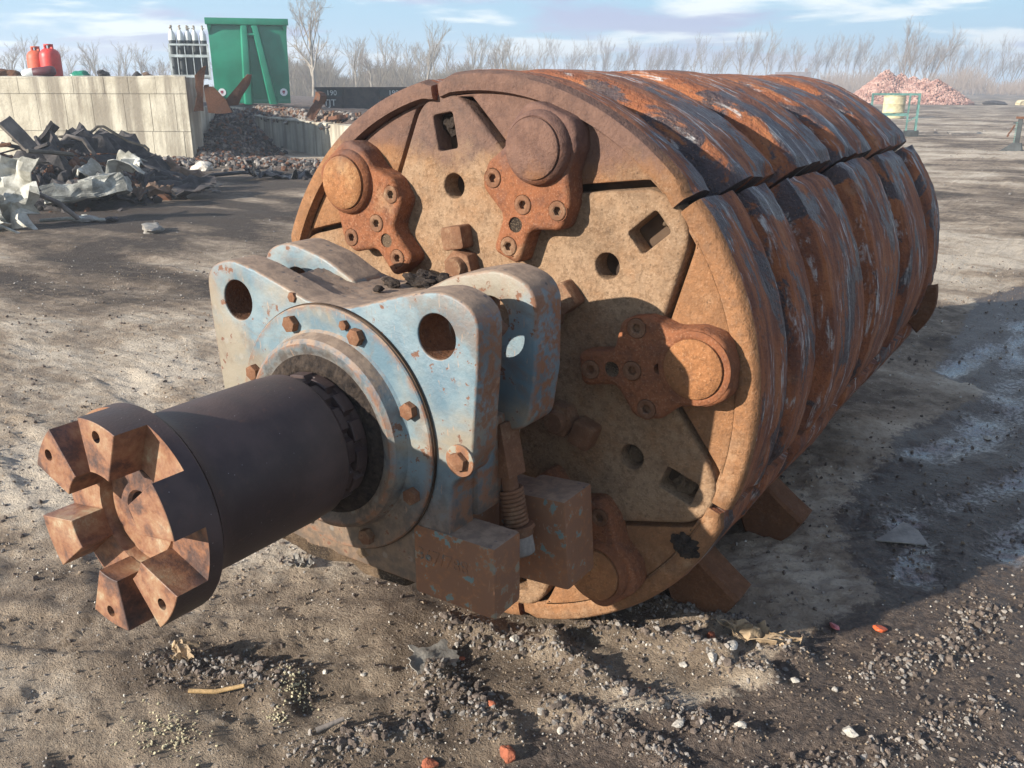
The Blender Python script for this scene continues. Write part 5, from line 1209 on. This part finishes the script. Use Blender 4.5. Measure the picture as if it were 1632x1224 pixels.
# ------------------------------------------------------------------ debris on the near ground
def near_debris():
    def Z(x, y, up=0): return (x, y, g1(x, y)+up)
    T = tag
    T(sheet('crumpled_wrapper', Z(-.546, -.713, .022), (.085, .055), (18, -14, 25), MAT['leather_tan'], 5, .020, 14, .0015, None, .0, .3), 'crumpled brown grey wrapper on dark soil below the coupling', 'wrapper')
    b = MB(); b.tube([(-.425, -.792, .008+g1(-.42, -.79)), (-.37, -.75, .014+g1(-.37, -.75)), (-.31, -.70, .011+g1(-.31, -.70))], [.006, .0068, .0055], 10); T(b.build('wooden_stick', MAT['wood_tan'], None, 60), 'short tan wooden stick lying below the coupling', 'stick')
    T(sheet('flat_sheet', Z(.041, -.325, .018), (.13, .085), (24, 6, 60), MAT['grey_sheet'], 17, .006, 10, .003, None, 0, .25), 'flat grey torn sheet leaning on mud below the housing foot', 'sheet')
    T(sheet('torn_rag', Z(.769, .284, .022), (.17, .07), (14, 12, 20), MAT['leather_tan'], 29, .028, 18, .0025, None, .0, .45), 'torn tan leathery rag in front of the hammers', 'rag')
    V = [(-.10, -.035, .02), (-.02, .015, .02), (.07, .075, .03), (.10, .02, .02), (.09, -.075, .008), (.02, -.055, .012)]
    o = solid('steel_offcut', V, [(0, 1, 5), (1, 2, 3), (1, 3, 4, 5)], MAT['grey_sheet'], None, .004, 20); o.location = Z(.965, 1.24, 0); o.rotation_euler = (0, 0, R_(40)); T(o, 'flat grey triangular offcut on the wet mud', 'offcut')
    def frag(nm, x, y, s, m, sd, lab, cat, sq=(1, .75, .6)):
        o = lump(nm, Z(x, y, s*.35), tuple(s*q for q in sq), MAT[m], sd, 3, .5, sd*.7, .2); T(o, lab, cat)
    frag('plastic_scrap', .94, .494, .022, 'pink_plastic', 3, 'bright pink plastic scrap at the edge of the wet mud', 'plastic scrap', (1, .6, .35)); frag('plastic_scrap', 1.061, .547, .024, 'orange_plastic', 4, 'orange red plastic scrap right of the pink scrap', 'plastic scrap', (1, .8, .5))
    frag('brick_fragment', .418, -.512, .024, 'brick_red', 5, 'orange brick piece at the bottom edge of the picture, larger one', 'brick', (1, .9, .9)); frag('brick_fragment', .27, -.628, .021, 'brick_red', 6, 'orange brick piece at the bottom edge left of the larger one', 'brick', (1, .9, .7))
    frag('brick_fragment', .30, -.665, .016, 'brick_red', 7, 'tiny brick crumb beside the bottom left brick piece', 'brick'); frag('brick_fragment', .66, .215, .022, 'brick_red', 8, 'flat brick chip below the front hammer', 'brick', (1, .6, .4)); frag('brick_fragment', .285, -.385, .013, 'brick_red', 9, 'small red brick chip on the middle mud ridge', 'brick'); frag('brick_fragment', .09, -.255, .010, 'brick_red', 10, 'small red brick chip above the flat grey sheet', 'brick')
    frag('brick_fragment', .60, -.09, .009, 'brick_red', 11, 'tiny red brick chip in the centre of the foreground ridge', 'brick')
    st = [(.735, .165, .022, 'round white stone left of the tan rag'), (.70, .11, .020, 'flat white stone below the round white stone'), (1.10, .034, .021, 'white stone alone on the dark wet mud'), (.864, -.117, .018, 'white stone at the left edge of the wet mud'), (.726, -.186, .019, 'round white stone at the end of the lowest ridge'),
          (.184, -.122, .018, 'pale stone under the rotor rim on the mud'), (.075, -.275, .016, 'white stone leaning on the flat grey sheet'), (.095, -.30, .012, 'small white stone beside the flat grey sheet'), (.40, -.33, .014, 'pale stone on the middle ridge beside the brick chip'), (.44, -.28, .012, 'white pebble on the middle ridge'), (.56, -.16, .015, 'pale stone at the centre of the foreground'),
          (.63, .068, .014, 'pale stone on the upper ridge under the rotor'), (.92, .16, .014, 'ring shaped pale stone below the tan rag'), (1.02, .19, .013, 'small pale stone right of the rag on wet mud'), (.48, -.36, .012, 'pale pebble left of the large brick piece'), (1.116, 2.538, .02, 'white scrap on the shaded wet mud far right'), (-.19, -.52, .010, 'pale pebble left of the wheel rut'), (-.10, -.46, .009, 'tiny pale pebble on the dry mud below the coupling'), (-.30, -.40, .010, 'pale pebble below the sleeve on dry mud')]
    for i, (x, y, s, lab) in enumerate(st): frag('stone', x, y, s, 'pale_stone', 20+i, lab, 'stone')
    frag('stone', -.572, -.004, .030, 'clod', 60, 'brown rounded clod on the ground under the sleeve', 'stone', (1, .9, .7)); T(sheet('paper_scrap', Z(-.66, -.15, .012), (.07, .04), (10, 8, 30), MAT['grey_sheet'], 66, .018, 10, .0015, None, 0, .4), 'crumpled pale paper scrap left of the brown clod', 'paper scrap')
    b = MB(); b.tube([(-.02, -.72, .02+g1(-.02, -.72)), (.02, -.66, .03+g1(.02, -.66))], [.008, .006], 8); T(b.build('dark_twig', MAT['grey_plank'], None, 60), 'dark twig end in the rut at the bottom edge', 'twig')
    # sulphur-coloured crumbs
    rr = np.random.default_rng(3)
    for (cx, cy, n, r, lab) in ((-.20, -.62, 110, .035, 'patch of pale yellow crumbs right of the wooden stick'), (-.35, -.93, 190, .06, 'patch of yellowish crumbs at the bottom edge'), (-.17, -.72, 50, .018, 'small clump of yellow crumbs below the wooden stick')):
        x = cx+rr.normal(size=n)*r; y = cy+rr.normal(size=n)*r*.7; T(scatter('yellow_crumbs', lab, 'crumbs', np.stack([x, y, gh(x, y)+.002], -1), rr.uniform(.0015, .006, n), None, MAT['sulphur'], 77), lab, 'crumbs')
    # gravel and clods over the whole near ground
    def field(n, seed, mat, nm, lab, rlo, rhi, ridge, dens):
        q = np.random.default_rng(seed); R = np.exp(q.uniform(math.log(.8), math.log(9.5), n)); A = np.radians(q.uniform(-4, 74, n)); X = 1.42-np.sin(A)*R; Y = -2+np.cos(A)*R
        dr = np.min([seg_d(X, Y, p) for p, h, w in RIDGE if h > 0], axis=0); keep = q.uniform(size=n) < (dens*(.35+.9*sstep(-.2, .7, fbm(X*2.2, Y*2.2, 0, 3, seed)))+ridge*np.exp(-(dr/.07)**2))*(1-(.55 if mat == 'pale_stone' else .15)*sstep(.5, .9, wetness(X, Y)))
        X, Y, R = X[keep], Y[keep], R[keep]; s = (rlo+(rhi-rlo)*q.uniform(size=len(X))**3.2)*np.clip(R/2.2, .75, 1.7)
        scatter(nm, lab, 'gravel', np.stack([X, Y, gh(X, Y)+s*.15], -1), s, None, MAT[mat], seed)
    field(30000, 101, 'pale_stone', 'gravel', 'fine pale grit strewn over the yard mud', .001, .006, .9, .34)
    field(30000, 102, 'grey_stone', 'gravel', 'fine grey gravel strewn over the yard mud', .0013, .008, .9, .40)
    field(64000, 104, 'soil_crumb', 'soil_crumbs', 'fine tan crumbs of dried soil over the yard', .0010, .0068, 1.2, .50)
    field(30000, 103, 'clod', 'mud_clods', 'small dark crumbs of soil over the yard', .0018, .011, 1.0, .40)
    # coarse rubble packed on the ridges
    q = np.random.default_rng(9); P = []; Rr = []
    for pts, h, w in RIDGE:
        if h <= 0: continue
        n = 420; t = q.uniform(0, len(pts)-1.001, n); k = t.astype(int); f = t-k; Q = np.array(pts); x = Q[k, 0]+(Q[k+1, 0]-Q[k, 0])*f+q.normal(size=n)*w*.75; y = Q[k, 1]+(Q[k+1, 1]-Q[k, 1])*f+q.normal(size=n)*w*.75
        s = .0022+.012*q.uniform(size=n)**2.8; P.append(np.stack([x, y, gh(x, y)+s*.1], -1)); Rr.append(s)
    P = np.concatenate(P); Rr = np.concatenate(Rr); h = len(P)//2; pm = q.permutation(len(P)); P, Rr = P[pm], Rr[pm]
    scatter('gravel', 'coarse grey rubble packed along the mud ridges', 'gravel', P[:h], Rr[:h], None, MAT['grey_stone'], 201); scatter('mud_clods', 'coarse lumps of soil packed along the mud ridges', 'clods', P[h:], Rr[h:]*1.2, None, MAT['clod'], 202)
    # far yard litter
    q = np.random.default_rng(19); n = 1500; R = np.exp(q.uniform(math.log(8), math.log(75), n)); A = np.radians(q.uniform(3, 66, n)); X = 1.42-np.sin(A)*R; Y = -2+np.cos(A)*R
    k = ~((X < -8) & (X > -60) & (Y < 45)) ; X, Y, R = X[k], Y[k], R[k]
    scatter('yard_litter', 'scattered pale stones and crumbs out in the yard', 'gravel', np.stack([X, Y, gh(X, Y)], -1), (.008+.030*q.uniform(size=len(X))**3)*np.clip(R/18, .5, 2.0), None, MAT['grey_stone'], 207)
near_debris()

# ------------------------------------------------------------------ hazy winter air
def haze():
    m = bpy.data.materials.new('haze'); m.use_nodes = True; nt = m.node_tree; nt.nodes.clear(); out = nt.nodes.new('ShaderNodeOutputMaterial'); v = nt.nodes.new('ShaderNodeVolumePrincipled')
    v.inputs['Color'].default_value = (.86, .93, 1, 1); v.inputs['Density'].default_value = .0029; v.inputs['Anisotropy'].default_value = .2; nt.links.new(v.outputs[0], out.inputs['Volume'])
    o = MB().box((0, 100, 8.4), (1000, 1400, 19.4)).build('haze', m); tag(o, 'thin pale haze filling the yard air', 'haze', kind='stuff')
haze()
